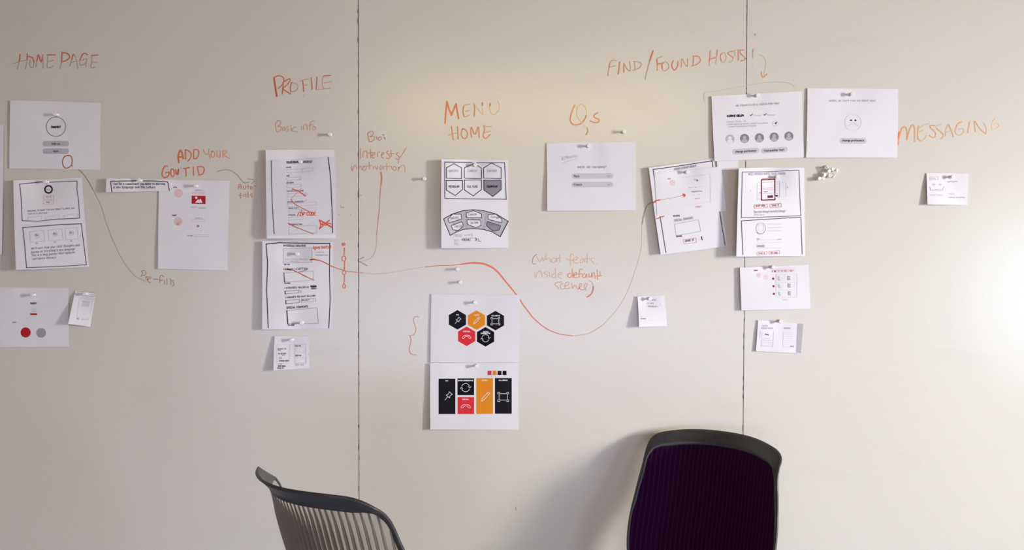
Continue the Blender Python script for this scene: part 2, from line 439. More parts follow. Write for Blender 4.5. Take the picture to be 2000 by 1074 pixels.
W(p, PK, .7, 2.1, [[(870,115),(915,195),(960,170)], [(970,100),(965,170),(990,265)], [(1020,140),(1010,220),(1040,245),(1070,210),(1060,150),(1020,140)],
  [(1110,130),(1112,220),(1150,235),(1165,190)], [(1165,125),(1168,240)], [(1215,130),(1215,240)], [(1210,130),(1280,130),(1265,170),(1225,190),(1290,240)]], .3)
W(p, GY, .5, 1.3, [[(480,420),(482,445)], [(1290,240),(1330,265)]])
p.part('marker_arrow', 'thin faded arrow curving towards the form sheet')
W(p, '5b4a44', .6, 1.2, [[(1110,500),(1180,470),(1290,460),(1380,490),(1470,560),(1540,650),(1600,690),(1680,668)], [(1640,622),(1700,628),(1760,635)], [(1775,655),(1740,680),(1700,708)]])
p.part('marker_writing', 'small orange marker words Auto-fills')
W(p, 'b5623f', .65, 1.7, [[(1480,800),(1500,710),(1525,720),(1535,800)], [(1480,770),(1530,760)], [(1570,750),(1575,800),(1610,790),(1610,745)], [(1650,720),(1655,800)],
  [(1630,760),(1680,750)], [(1700,760),(1690,790),(1715,805),(1730,775),(1700,760)], [(1750,745),(1795,745)],
  [(1530,870),(1515,890),(1525,960)], [(1490,915),(1550,905)], [(1580,890),(1580,930)], [(1610,870),(1612,945)], [(1650,850),(1655,945)], [(1720,880),(1690,900),(1725,915),(1710,945)]], .3)
p.done()
p = mark('marker_writing', 'orange marker word PROFILE').z(520, 140, 8.264)
W(p, RD, .95, 3.6, [[(125,100),(145,240),(170,395)]], .15)
W(p, 'bb5032', .75, 2.2, [[(120,95),(200,65),(270,90),(285,150),(250,220),(190,270)], [(275,200),(268,280),(260,360)], [(275,170),(370,115),(385,140),(330,220),(270,270),(330,320),(395,360)],
  [(410,170),(390,260),(400,330)], [(590,150),(598,230),(605,320)], [(725,100),(735,190),(740,280)], [(820,90),(815,180),(805,290)], [(930,70),(1040,60)]])
W(p, 'b5694c', .6, 1.7, [[(400,330),(470,310),(510,250),(490,200),(410,170)], [(545,155),(610,130),(685,120)], [(600,225),(665,210)], [(805,290),(860,285),(930,280)],
  [(920,70),(905,200),(940,270),(1035,260)], [(925,185),(990,172),(1060,155)], [(603,392),(607,398)]])
p.part('marker_writing', 'small pale orange marker words Basic info')
W(p, 'b86a48', .6, 1.6, [[(150,830),(155,900),(165,960)], [(145,850),(190,790),(235,810),(220,860),(180,880),(240,890),(240,930),(190,970),(165,960)],
  [(300,890),(265,910),(270,950),(300,930),(300,900),(315,950)], [(355,880),(330,900),(360,935),(335,970)], [(395,905),(410,955)], [(395,870),(398,876)], [(480,890),(430,910),(425,960),(510,970)],
  [(570,880),(572,940)], [(600,940),(605,870),(650,850),(665,940)], [(770,795),(715,820),(705,945)], [(690,870),(750,850)], [(770,880),(750,920),(770,945),(800,910),(770,880)]])
p.done()
p = mark('marker_writing', 'small orange marker words Bio: Interests/motivation').z(680, 250, 10.74)
W(p, 'b86444', .65, 1.6, [[(410,110),(420,190),(440,270)], [(410,110),(490,60),(530,90),(510,150),(450,180),(540,180),(555,220),(500,280),(440,285)], [(600,180),(602,240)],
  [(640,200),(640,260),(690,240),(690,190),(640,200)], [(260,430),(262,540),(265,635)], [(310,610),(320,500),(390,490),(405,630)], [(470,450),(470,620)], [(430,530),(510,510)],
  [(500,580),(560,550),(545,510),(500,560),(510,630),(560,620)], [(620,600),(615,520),(670,500)], [(700,580),(750,530),(720,510),(695,590),(740,630)],
  [(850,480),(800,510),(870,580),(860,640),(800,630)], [(900,460),(905,600)], [(870,540),(970,540)], [(1060,520),(1000,540),(1070,600),(1060,660),(990,640)],
  [(1220,410),(1130,560),(1060,660),(1050,740)]])
W(p, 'b86444', .6, 1.6, [[(70,790),(85,900),(130,790),(150,775),(195,860),(225,850),(265,790),(290,880)], [(330,800),(310,870),(350,895),(380,830),(330,800)], [(445,715),(450,860)],
  [(390,800),(500,790)], [(530,810),(532,860)], [(560,790),(600,870),(620,800)], [(700,780),(660,830),(690,880),(730,800),(745,860)], [(810,740),(815,890)], [(750,810),(880,800)],
  [(905,805),(920,855)], [(960,810),(940,870),(990,890),(1010,830),(960,810)], [(1050,910),(1070,820),(1050,860),(1110,800),(1180,790),(1195,930)]])
W(p, '54413a', .7, 1.5, [[(720,140),(755,145)], [(750,190),(780,235)]])
p.z(0, 0, 1).part('marker_line', 'orange line running down from the word motivation to an arrowhead at the joint')
W(p, 'b8502f', .85, 2.8, [[(744,337),(745.5,348),(744,362)]], w2=2.0)
W(p, 'b4623f', .7, 1.8, [[(744,362),(742,385),(741,410),(738,435),(735.6,460)]], w2=1.3)
W(p, 'a98a78', .6, 1.2, [[(735.6,460),(736,473),(733.4,488.7),(728,500),(720,506),(703,511)]])
W(p, '8d5b48', .8, 1.6, [[(710.6,502),(703,506)], [(717,519),(710,515),(702.4,511)]])
p.done()
p = mark('marker_writing', 'orange marker words MENU HOME').z(860, 190, 11.93)
W(p, 'd1521f', .95, 3.2, [[(110,600),(130,350),(155,100)], [(155,100),(200,260),(260,415)], [(260,415),(320,260),(370,150)], [(370,150),(400,350),(425,500)]], .25)
W(p, 'c8694a', .8, 2.4, [[(550,190),(530,350),(560,455)], [(260,680),(280,840),(300,990)], [(405,680),(410,830),(415,970)], [(520,740),(490,860),(530,950),(600,950),(635,850),(590,760),(520,740)],
  [(730,930),(710,820),(725,700),(790,850),(820,860),(880,690),(900,800),(905,940)], [(1010,660),(1030,750),(1000,900),(1060,960),(1160,870)], [(790,440),(800,250),(780,130)]], .35)
W(p, 'b57f62', .65, 1.8, [[(550,190),(620,175),(690,160)], [(560,455),(620,440),(680,415)], [(590,330),(680,305)], [(190,880),(280,855),(380,830)], [(1000,665),(1100,680),(1190,680)], [(1040,820),(1180,790)]])
W(p, 'd99a5e', .6, 2.0, [[(780,130),(860,240),(940,360),(1000,410)], [(1000,410),(985,300),(980,190)], [(1150,220),(1160,300),(1200,390),(1260,400),(1360,300),(1380,180),(1330,80)]])  # pale strokes: glare of the sheen band painted into the ink
W(p, 'c05028', .85, 2.6, [[(982,130),(978,185)], [(1165,140),(1158,200)]])
p.done()
p = mark('marker_writing', 'orange marker letters Qs').z(1100, 195, 13.43)
W(p, 'd8752f', .9, 3.0, [[(300,140),(250,260),(205,390)], ], .25)
W(p, 'c06a42', .85, 2.6, [[(205,390),(185,540),(250,640),(350,655),(480,610),(570,500),(605,400)], [(620,730),(645,820),(600,915)], [(910,340),(840,370),(800,430),(860,480),(950,530),(900,590),(800,590),(710,555)]], .25)
W(p, 'c9a277', .7, 1.8, [[(380,190),(460,110),(550,150),(600,250),(610,400)], [(375,195),(358,330),(370,440),(430,530),(520,620),(620,730)]])  # paler loop and tail: board glare put into the ink colour
p.done()
p = mark('marker_writing', 'orange marker words FIND/FOUND HOSTS!').z(1180, 85, 12.5)
W(p, RD, .85, 2.8, [[(1195,180),(1150,310),(1110,430)]], .3)
W(p, GY, .6, 2.0, [[(1110,430),(1060,620),(1000,870)]], w2=1.6)
W(p, 'c2573a', .75, 2.4, [[(120,600),(130,520),(135,480)], [(380,450),(365,600),(345,745)], [(480,700),(480,590),(490,480)], [(1300,520),(1290,430),(1290,370)], [(1310,500),(1440,475)], [(1440,475),(1410,520),(1420,620)],
  [(1690,420),(1650,530),(1710,650),(1790,560),(1805,440)]], .3)
W(p, 'ae765c', .65, 1.8, [[(90,790),(100,700),(120,600)], [(135,480),(200,410),(300,420)], [(140,575),(280,545)], [(490,480),(560,620),(640,660),(625,440)], [(745,450),(755,630)],
  [(720,440),(850,450),(910,510),(850,600),(700,660)], [(1300,660),(1300,520)], [(1290,370),(1350,340),(1420,320)], [(1420,620),(1480,670),(1570,600),(1570,500),(1500,440),(1460,460)],
  [(1885,580),(1888,480),(1900,370),(1960,470),(2030,565),(2040,370)]])
p.z(1340, 85, 8.333)
W(p, 'c2603f', .7, 2.1, [[(125,210),(120,280),(112,350)], [(110,205),(200,210),(235,270),(190,330),(90,370)], [(395,115),(385,240),(375,310)], [(375,260),(490,225)], [(510,100),(500,200)],
  [(590,150),(560,200),(575,290)], [(750,125),(680,160),(770,230)], [(850,110),(852,190),(850,270)], [(940,105),(880,115),(895,170),(955,230),(950,265),(890,285)], [(1095,90),(1085,150)]])
W(p, 'a58470', .6, 1.6, [[(375,310),(385,370)], [(500,200),(492,270),(485,330)], [(575,290),(620,310),(655,230),(630,150),(590,150)], [(770,230),(750,290),(700,300)], [(760,130),(820,105),(880,98)], [(790,130),(800,200)],
  [(1085,150),(1088,230)], [(1078,338),(1082,344)]])
p.part('marker_arrow', 'faded arrow pointing down at the sheet of five portraits')
W(p, 'a8937c', .5, 1.3, [[(1190,180),(1260,210),(1300,300),(1290,400),(1265,500)]])
W(p, 'c97a56', .8, 2.0, [[(1225,460),(1228,500),(1245,550),(1280,530),(1320,495)]])
p.part('marker_line', 'thin grey bracket line above the sheet of five portraits')
W(p, '8b7c62', .4, 1.0, [[(310,955),(290,900),(290,830),(330,790),(500,770),(700,735),(980,685),(1200,645),(1450,625),(1650,640),(1740,680),(1760,720)]])
p.done()
p = mark('marker_writing', 'orange marker word MESSAGING').z(1745, 225, 9.302)
W(p, 'd9602f', .9, 3.8, [[(95,420),(100,360),(105,310)]], .2)
W(p, 'd57d4f', .85, 2.8, [[(80,540),(95,420)], [(110,380),(150,250),(200,205),(245,280),(245,450)]], .25)
W(p, 'cc8060', .75, 2.2, [[(245,450),(300,250),(350,170),(385,250),(385,480)], [(460,190),(440,330),(450,430),(500,470)], [(750,190),(680,185),(670,220),(760,310),(760,380),(720,405),(660,370)],
  [(780,240),(890,330),(900,390),(860,430)], [(1000,160),(1040,250),(1090,390)], [(1240,120),(1160,170),(1120,290)], [(1385,130),(1350,320)], [(1490,300),(1475,180),(1480,110),(1560,230),(1680,340)]], .25)
W(p, 'bb9384', .65, 1.7, [[(500,470),(560,430),(600,370)], [(470,230),(560,180),(655,145)], [(460,310),(545,260)], [(870,170),(790,190),(780,240)], [(945,380),(950,270),(1000,160)], [(950,310),(1075,270)],
  [(1120,290),(1160,360),(1240,350),(1280,270),(1240,240),(1180,260)], [(1395,105),(1385,130)], [(1680,340),(1690,240),(1640,140)]])
W(p, 'd8a38c', .65, 1.7, [[(1850,60),(1790,150),(1800,260),(1870,240),(1920,190),(1880,140),(1830,160)]])
p.done()
p = mark('marker_writing', 'orange marker words (what feats. inside default scenes)').z(1030, 490, 10.74)
W(p, 'b5674f', .75, 1.6, [[(195,70),(130,130),(105,220),(130,275),(180,270)]])
W(p, 'cb8f78', .65, 1.6, [[(205,130),(265,230),(320,140),(345,215),(385,110)], [(400,70),(395,190),(430,150),(470,160),(485,235)], [(590,150),(530,160),(510,220),(560,245),(610,200),(615,150),(625,230)],
  [(680,80),(685,240)], [(640,160),(705,155)], [(970,80),(920,60),(905,150),(905,300)], [(820,170),(890,190),(950,205)], [(950,190),(1010,190),(1060,150),(1040,120),(970,170),(980,240),(1060,260)],
  [(1180,160),(1120,190),(1110,250),(1160,240),(1190,170),(1210,240)], [(1255,60),(1258,160),(1260,250)], [(1180,165),(1300,160),(1410,155)], [(1350,170),(1340,200),(1390,240),(1385,275)], [(1450,272),(1453,277)],
  [(150,450),(160,500),(165,550)], [(183,368),(187,374)], [(190,550),(210,460),(280,420),(310,550)], [(420,430),(350,460),(430,510),(400,560)], [(460,450),(480,540)], [(470,378),(473,384)],
  [(590,360),(595,480),(605,570)], [(590,480),(530,490),(520,550),(570,560),(600,500)], [(660,500),(720,490),(720,450),(660,470),(650,540),(720,575)]], .25)
W(p, 'cd7350', .75, 1.9, [[(940,380),(950,460),(960,560)], [(930,470),(860,480),(850,540),(900,560),(940,500)], [(980,510),(1040,490),(1020,450),(980,480),(980,550),(1060,560)], [(1160,390),(1110,380),(1090,450),(1095,560)],
  [(1060,490),(1150,480)], [(1210,470),(1160,510),(1170,560),(1220,550),(1240,480),(1250,560)], [(1290,480),(1300,550),(1350,520),(1355,460),(1362,550)], [(1400,450),(1420,580)], [(1470,400),(1475,600)], [(1525,430),(1530,530)], [(1440,530),(1555,520)]], .25)
W(p, 'c47b5f', .7, 1.7, [[(720,650),(620,660),(575,710),(650,760),(640,800)], [(740,680),(690,730),(710,800),(780,795)], [(800,740),(870,700),(860,650),(800,680),(795,770),(850,795),(890,770)], [(930,680),(950,790),(990,720),(1030,750),(1060,810)],
  [(1060,810),(1110,760),(1140,690),(1100,690),(1090,780),(1150,820)], [(1150,820),(1220,790),(1260,700),(1220,680),(1200,760),(1240,830)], [(1290,620),(1360,660),(1385,750)]], .25)
W(p, 'b9512c', .85, 2.4, [[(1385,750),(1370,840),(1335,910),(1255,970)]], .15)
p.done()
p = mark('marker_writing', 'small faded orange marker words Pre-fills').z(260, 520, 17.9)
W(p, 'a8624c', .65, 1.6, [[(290,170),(330,230),(285,350)], [(290,170),(400,150),(450,240),(400,320),(340,310)], [(450,360),(460,480)], [(460,400),(500,360)], [(510,470),(620,400),(570,370),(510,430),(530,540),(600,570)],
  [(710,450),(870,460)], [(1070,360),(990,310),(940,400),(935,570)], [(960,490),(1030,490)], [(1100,500),(1100,620)], [(1185,430),(1185,650)], [(1290,420),(1320,520),(1310,640)], [(1430,490),(1360,500),(1420,580),(1420,680),(1370,700)]], .25)
p.done()
p = mark('marker_line', 'thin brown line curving down from the red circle to the words Pre-fills').z(0, 0, 1)
W(p, 'a85a3c', .75, 1.5, [[(142,324),(151,329),(166,344),(182,371)]])
W(p, '7a6555', .45, 1.1, [[(182,371),(198,404),(207,434),(222,472),(239,507),(262,537),(285,550)]])
W(p, '8a7f76', .2, 1.0, [[(285,550),(320,558),(348,563)]])
p.part('marker_line', 'long orange curve sweeping from the form sheet under MENU HOME to the tilted sheet')
W(p, 'b4563a', .8, 1.6, [[(651,521.5),(668,527),(680,530),(702,532)]])
W(p, '8e6d48', .9, 2.2, [[(704,532.5),(709,532.6)]])
W(p, 'a07565', .5, 1.1, [[(702,532),(735,535),(770,531),(800,526),(830,521.3)]])
W(p, 'b9603f', .9, 1.7, [[(830,521.3),(858,518.6),(880,518.2),(905,515.6)]])
W(p, 'cf4f1e', 1.0, 2.4, [[(900,516.2),(912,514.3),(925,513.3)]], .1, w2=3.6)
W(p, 'cf4f1e', 1.0, 3.8, [[(925,513.3),(946,515.6),(968,527),(987,549)]], .1, w2=3.0)
W(p, 'cb5124', 1.0, 2.8, [[(987,549),(1009,576),(1024,598),(1040,619)]], .1, w2=2.1)
W(p, 'bd5636', .9, 2.1, [[(1040,619),(1063,639),(1089,651),(1118.7,656)]], .2, w2=1.7)
W(p, 'a87b6c', .55, 1.4, [[(1118.7,656),(1150,651),(1178,634.6)]], w2=1.3)
W(p, 'a5867c', .35, 1.1, [[(1178,634.6),(1206,603),(1225,571),(1240,530),(1252,486),(1254,437)]])
W(p, 'a0604a', .75, 2.0, [[(1254,437),(1259,413),(1265,400),(1273,395)]])
p.part('marker_line', 'orange chain of dots and rings beside the form sheet')
m_ = ink(OR, .95, 'wall', .15)
p.disc(671, 477, 4.2, m_, 3.0); p.stroke([(672.6,484),(672.2,498)], 2.2, m_); p.ring(671.6, 505, 4.0, 1.8, m_, 5.0)
p.stroke([(673,511),(672.4,528)], 2.4, m_); p.ring(672, 532.5, 3.4, 1.6, m_, 3.6); p.stroke([(673,537),(672,555)], 2.0, m_); p.ring(672, 559, 2.8, 1.8, m_, 4.0)
p.part('marker_line', 'thin orange curly brace left of the hexagon sheet').z(780, 500, 5.115)
W(p, 'b07058', .8, 1.3, [[(195,610),(160,605),(140,640),(165,720),(150,780),(105,795)]])
W(p, 'bb6646', .85, 1.6, [[(105,795),(118,850),(100,920),(115,975),(175,990)]])
p.done()
p = mark('pencil_tick', 'tiny dark ticks on the board beside the form sheet').z(500, 280, 5.655)
W(p, '554c4c', .7, 1.1, [[(935,685),(942,710),(975,702)], [(1040,788),(1048,794)], [(1148,570),(1165,578)], [(910,785),(922,788)]])
p.z(0, 0, 1)
W(p, '4a4444', .7, 1.3, [[(570.5,1054.5),(572,1055)], [(1007,990),(1008,996)], [(1474,66),(1475,69)]])
p.done()

# ------------------------------------------------------------------ pushpins
def pin_mesh():
    prof = [(0.0038, 0.0), (0.0050, 0.0006), (0.0052, 0.0018), (0.0046, 0.0028), (0.0032, 0.0040), (0.0027, 0.0065), (0.0029, 0.0095),
            (0.0042, 0.0118), (0.0057, 0.0130), (0.0061, 0.0140), (0.0060, 0.0152), (0.0050, 0.0160)]
    o = lathe('grip', prof, 20, M_PIN, axis='Y')
    n = lathe('needle', [(0.0005, -0.010), (0.0005, 0.0005)], 8, M_STEEL, axis='Y')
    a, b = o.data, n.data
    bpy.data.objects.remove(o); bpy.data.objects.remove(n)
    return a, b
PIN_A, PIN_B = pin_mesh()
def pin(px, py, label, base=0.0012, tilt=(0, 0), group=None, scale=1.0):
    P0 = ray(px, py, base+0.014)
    R_ = Matrix.Rotation(tilt[0], 3, 'Z') @ Matrix.Rotation(tilt[1], 3, 'X')
    hd = R_ @ Vector((0, -0.014*scale, 0))
    loc = Vector((P0.x-hd.x, -base, P0.z-hd.z))
    o = bpy.data.objects.new('pushpin', None); C.objects.link(o); o.location = loc
    o.rotation_euler = R_.to_euler(); o.scale = (scale,)*3
    o.empty_display_size = 0.01
    for nm, me in (('grip', PIN_A), ('needle', PIN_B)):
        c = bpy.data.objects.new(nm, me); C.objects.link(c); c.parent = o
    tag(o, label, 'pushpin', group)
    return o
LP = 'loose pushpins in the board'
pin(644, 262, 'white pushpin alone in the board right of the words Basic info', group=LP)
pin(828.8, 348.8, 'white pushpin alone in the board left of the menu sketch sheet', group=LP)
pin(1219, 256.8, 'white pushpin alone in the board right of the letters Qs', group=LP)
pin(893.6, 525.4, 'upper of two loose white pushpins above the hexagon sheet', group=LP)
pin(899.4, 551, 'lower of two loose white pushpins above the hexagon sheet', group=LP)
CL = 'cluster of spare pushpins'
for x, y, tx, ty, lb in ((1600.5, 348.7, .1, 0, 'white pushpin, leftmost of the cluster right of the phone sketch sheet'),
                 (1607.3, 348, -.1, 0, 'white pushpin in the cluster, second from left in its bottom row'),
                 (1611, 341.3, .35, .2, 'white pushpin in the cluster, just above its bottom row'),
                 (1620.8, 342.8, 0, -.1, 'white pushpin in the middle of the cluster, lower one'),
                 (1619.4, 334, .2, .15, 'white pushpin in the middle of the cluster, upper one'),
                 (1614, 327, -.4, .3, 'white pushpin, topmost of the cluster right of the phone sketch sheet'),
                 (1626.5, 330.5, .5, -.1, 'white pushpin tilted sideways in the upper right of the cluster'),
                 (1635.5, 332.5, .7, .1, 'white pushpin, rightmost of the cluster'),
                 (1628, 341.5, -.3, -.2, 'white pushpin, rightmost of the cluster\'s lower pins')):
    pin(x, y, lb, tilt=(tx, ty), group=CL)

# ------------------------------------------------------------------ sheets of paper
def inv_quad(q):
    (x0, y0), (x1, y1), (x2, y2), (x3, y3) = q      # tl tr br bl
    def f(px, py):
        u = v = 0.5
        for _ in range(6):
            X = (1-u)*(1-v)*x0+u*(1-v)*x1+u*v*x2+(1-u)*v*x3 - px
            Y = (1-u)*(1-v)*y0+u*(1-v)*y1+u*v*y2+(1-u)*v*y3 - py
            a = (1-v)*(x1-x0)+v*(x2-x3); b = (1-u)*(x3-x0)+u*(x2-x1)
            c = (1-v)*(y1-y0)+v*(y2-y3); d = (1-u)*(y3-y0)+u*(y2-y1)
            det = a*d-b*c
            u -= (X*d-Y*b)/det; v -= (Y*a-X*c)/det
        return u, v
    return f
def sheet(name, quad, lifts, pins, label, cat='paper', base=1.0, wr=0.35, m=None, bow=0.0, pinr=42.0, group=None, extra=None):
    """quad pixel corners tl tr br bl; lifts in mm of the same corners; bow mm: belly outwards"""
    seed = random.uniform(0, 100)
    f = inv_quad(quad)
    def hgt(px, py):
        u, v = f(px, py)
        b = 2.1*(1-u)*(1-v)*lifts[0]+u*(1-v)*lifts[1]+u*v*lifts[2]+2.1*(1-u)*v*lifts[3]
        b += bow*4*u*(1-u)
        if extra: b += extra(u, v)
        if pins:
            d = min(math.hypot(px-a, (py-c)) for a, c in pins)
            k = 1-math.exp(-(d/pinr)**2)
        else: k = 1
        n = noise.noise(Vector((px*0.016+seed, py*0.016, seed)))*wr*2.4 + noise.noise(Vector((px*0.045, py*0.045+seed, 1)))*wr*0.35
        return max(0.35, base + b*k + n*min(1, 0.3+k))*0.001
    surf = lambda px, py, off: ray(px, py, hgt(px, py)+off)
    cx = sum(p[0] for p in quad)/4; cy = sum(p[1] for p in quad)/4
    org = ray(cx, cy, 0.0)
    wpx = math.dist(quad[0], quad[1]); hpx = math.dist(quad[0], quad[3])
    nx = max(8, int(wpx/3.6)); ny = max(8, int(hpx/3.6))
    vs, fs = [], []
    e1 = random.uniform(-.5, .5); e2 = random.uniform(-.5, .5)
    for j in range(ny+1):
        v = j/ny
        for i in range(nx+1):
            u = i/nx
            x = (1-u)*(1-v)*quad[0][0]+u*(1-v)*quad[1][0]+u*v*quad[2][0]+(1-u)*v*quad[3][0]
            y = (1-u)*(1-v)*quad[0][1]+u*(1-v)*quad[1][1]+u*v*quad[2][1]+(1-u)*v*quad[3][1]
            x += e1*math.sin(v*math.pi)*1.2; y += e2*math.sin(u*math.pi)*1.2
            vs.append(surf(x, y, 0.0)-org)
    for j in range(ny):
        for i in range(nx):
            a = j*(nx+1)+i; fs.append((a, a+nx+1, a+nx+2, a+1))
    # back side and cut edge (own vertices, so that the faces of the sheet shade as flat paper)
    T_ = Vector((0, 0.00018, 0)); nv = len(vs); vs += [v+T_ for v in vs]; nf = len(fs)
    fs += [tuple(k+nv for k in f_[::-1]) for f_ in fs[:nf]]
    bd = [i for i in range(nx+1)] + [j*(nx+1)+nx for j in range(1, ny+1)] + [ny*(nx+1)+i for i in range(nx-1, -1, -1)] + [j*(nx+1) for j in range(ny-1, 0, -1)]
    b0 = len(vs)
    for i in bd: vs += [vs[i], vs[i]+T_]
    m_ = len(bd)
    for i in range(m_): k_ = (i+1) % m_; fs.append((b0+2*i, b0+2*k_, b0+2*k_+1, b0+2*i+1))
    o = mesh_from(name, vs, fs, m or M_PAPER, None, org, sm=True)
    tag(o, label, cat, group)
    pr = Print(surf, org, o, 'paper')
    return o, pr, hgt
K = '2b2733'; INK = lambda c=K, op=1.0: ink(c, op, 'paper')
k9, k8, k7, k6, k5, k4, k3, k2 = [INK(K, o_) for o_ in (1.0, .9, .75, .65, .5, .4, .3, .2)]
r9, r7, r5, r3, r2 = [INK('b8342c', o_) for o_ in (1.0, .8, .6, .35, .22)]
DS = 'daylight'

# 22: sheet cut by the left edge of the photograph
sheet('paper_sheet', [(-125,243),(7,244),(3.5,497),(-128,498)], (1,6,6,1), [(-60,256)], 'pale sheet at the left end of the wall, only its right edge showing')[1].done()
pin(-60, 256, 'white pushpin holding the sheet at the left end of the wall')

# 1: home page
o, p, h = sheet('paper_sheet', [(20,196),(197,201),(196,332),(18,329)], (2,2,1.5,1.2), [(107,224)], 'white sheet with a ringed bold word and two grey buttons below HOME PAGE', wr=.5)
p.z(0, 80, 3.836).part('logo', 'thin black ring around a bold black word')
p.ring(419, 642, 73, 1.0, k8); p.text('babl', 387, 651, 17, k9, 1.8, 68, hand=False)
for y, s, x, wd in ((749, 'sign up', 388, 62), (805, 'login', 397, 42)):
    p.part('button', 'grey rounded button'); p.rrect(320, y, 515, y+41, INK('8d8994', .55), r=16); p.text(s, x, y+26, 13, k8, 1.0, wd, hand=False)
p.part('handwriting', 'small red hand-drawn circle')
p.stroke([(520,860),(485,865),(468,905),(480,945),(505,952),(535,930),(541,890),(530,862),(505,857)], 1.8, INK('b8533a', .95)); p.stroke([(536,932),(545,938)], 1.6, INK('b05a3c', .9))
p.part('print'); p.text('-', 362, 906, 8, k2, .8); p.text('-', 430, 906, 8, k2, .8)
p.done(); pin(107.4, 222.8, 'white pushpin holding the home page sheet with the ringed word', h(107, 224)+.0003)

# 2: two wireframe sketches
o, p, h = sheet('paper_sheet', [(26,352),(160,347),(174,521),(31,527)], (7,2,1,12), [(88,355)], 'tall sheet with two framed pen sketches, below the home page sheet', wr=.4)
p.z(20, 345, 11.306)
p.part('pen_drawing', 'black pen frame with a thick black ring')
p.path([(205,162),(700,115)], 1.6, k8); p.path([(830,125),(1478,98),(1468,260),(1510,560),(1535,915),(1020,940),(600,980),(262,975),(240,500),(225,280),(205,162)], 1.5, k8)
p.ring(845, 280, 80, 3.0, k9); p.text('babl', 805, 292, 28, k5, .7, 80)
p.rect(740, 410, 960, 500, .8, r3); p.text('sign up', 785, 458, 32, r5, .8, 130); p.rect(735, 525, 955, 600, .8, r3); p.text('login', 790, 575, 32, r5, .8, 90)
p.text('Welcome, to babl. You are about to meet you', 385, 775, 40, k6, .8, 1040, slope=-.065)
p.text('need to a platform.', 395, 835, 36, k5, .8, 440, slope=-.05)
for x, y in ((385, 900), (775, 885), (1180, 850)): p.path([(x+15,y+65),(x,y),(x+300,y-30),(x+310,y+40)], .8, k3)
p.z(20, 430, 10.737).part('pen_drawing', 'black pen frame with three small screens and handwriting')
p.path([(262,155),(650,125),(1000,95),(1490,75)], 1.8, k8); p.path([(1490,75),(1530,400),(1595,935),(1000,970),(340,995)], 1.5, k8); p.path([(262,155),(300,500),(340,995)], 1.7, k8)
for x, y, w_, h_ in ((405, 225, 310, 235), (790, 190, 310, 240), (1150, 165, 270, 245)):
    p.path([(x,y+15),(x+w_-20,y-15),(x+w_+10,y+h_-20),(x+20,y+h_),(x,y+15)], .9, k3)
    p.ring(x+w_/2, y+h_*.42, 45, .8, k4); p.text('Ba', x+w_/2-30, y+h_*.46, 40, k6, .9, 60)
    p.text('ok', x+w_/2-25, y+h_+35, 28, k5, .8, 50)
for i, (s, x, y, wd) in enumerate((("We'll work from your first thoughts and", 440, 615, 1020), ('journey of travelling a new language', 430, 690, 930), ('This is a long journey that replaces', 440, 760, 920), ('confidence literacy', 460, 835, 500))):
    p.text(s, x, y, 46, k6, .9, wd, slope=-.075, italic=.25)
p.done(); pin(88.5, 354.5, 'white pushpin at the top of the sheet with two framed pen sketches', h(88, 355)+.0003)

# 3: red and grey discs
o, p, h = sheet('paper_sheet', [(-14,561),(133.5,562),(135,677),(-14,678)], (.5,2,2,1), [(61,575)], 'white sheet with one red disc and one grey disc at the left edge', wr=.5)
p.z(0, 540, 6.7125); p.text('babl', 403, 360, 24, INK('6e2430', .9), 1.5, 78, hand=False)
p.rrect(418, 418, 478, 438, r2); p.rrect(410, 445, 480, 465, INK('8d8994', .3)); p.part('button', 'small red bar'); p.rrect(392, 481, 488, 505, r9)
p.part('print'); p.text('call', 165, 608, 18, k6, 1.2, 46, hand=False)
p.part('disc', 'solid red disc'); p.disc(336, 733, 67, INK('b3202a')); p.part('disc', 'solid grey disc'); p.disc(539, 738, 64, INK('8f8d93', .9))
p.done(); pin(62.5, 576, 'white pushpin on the sheet with a red and a grey disc', h(61, 575)+.0003)

# 4: small folded tag
o, p, h = sheet('paper_slip', [(147,567),(187,572),(176.5,638.5),(133,632.5)], (1,1,3,11), [(164,574)], 'small tilted paper slip with a phone sketch, between disc sheet and board', wr=.25, pinr=16,
                extra=lambda u, v: (1.6*math.exp(-((v-.16)/.05)**2)))
p.z(0, 540, 6.7125); p.path([(1020,195),(1255,215)], 1.0, k5); p.path([(1240,225),(1235,262),(1000,245)], 1.0, k4); p.text('x', 1205, 245, 14, k5, .8)
p.path([(1045,280),(1210,300),(1180,545),(1010,535),(1045,280)], .8, k2); p.fill([(1075,310),(1180,325),(1165,400),(1070,390)], INK('b7aec0', .5))
p.text('. . .', 1065, 440, 30, k6, 1.0, 50); p.text('. , .', 1060, 495, 26, k5, 1.0, 90); p.text('ac', 1010, 556, 14, k6, 1.2, 30); p.text('customise', 1065, 566, 12, k3, .9, 95)
p.done(); pin(165.2, 573.6, 'white pushpin on the small tilted slip with a phone sketch', h(164, 574)+.0003)

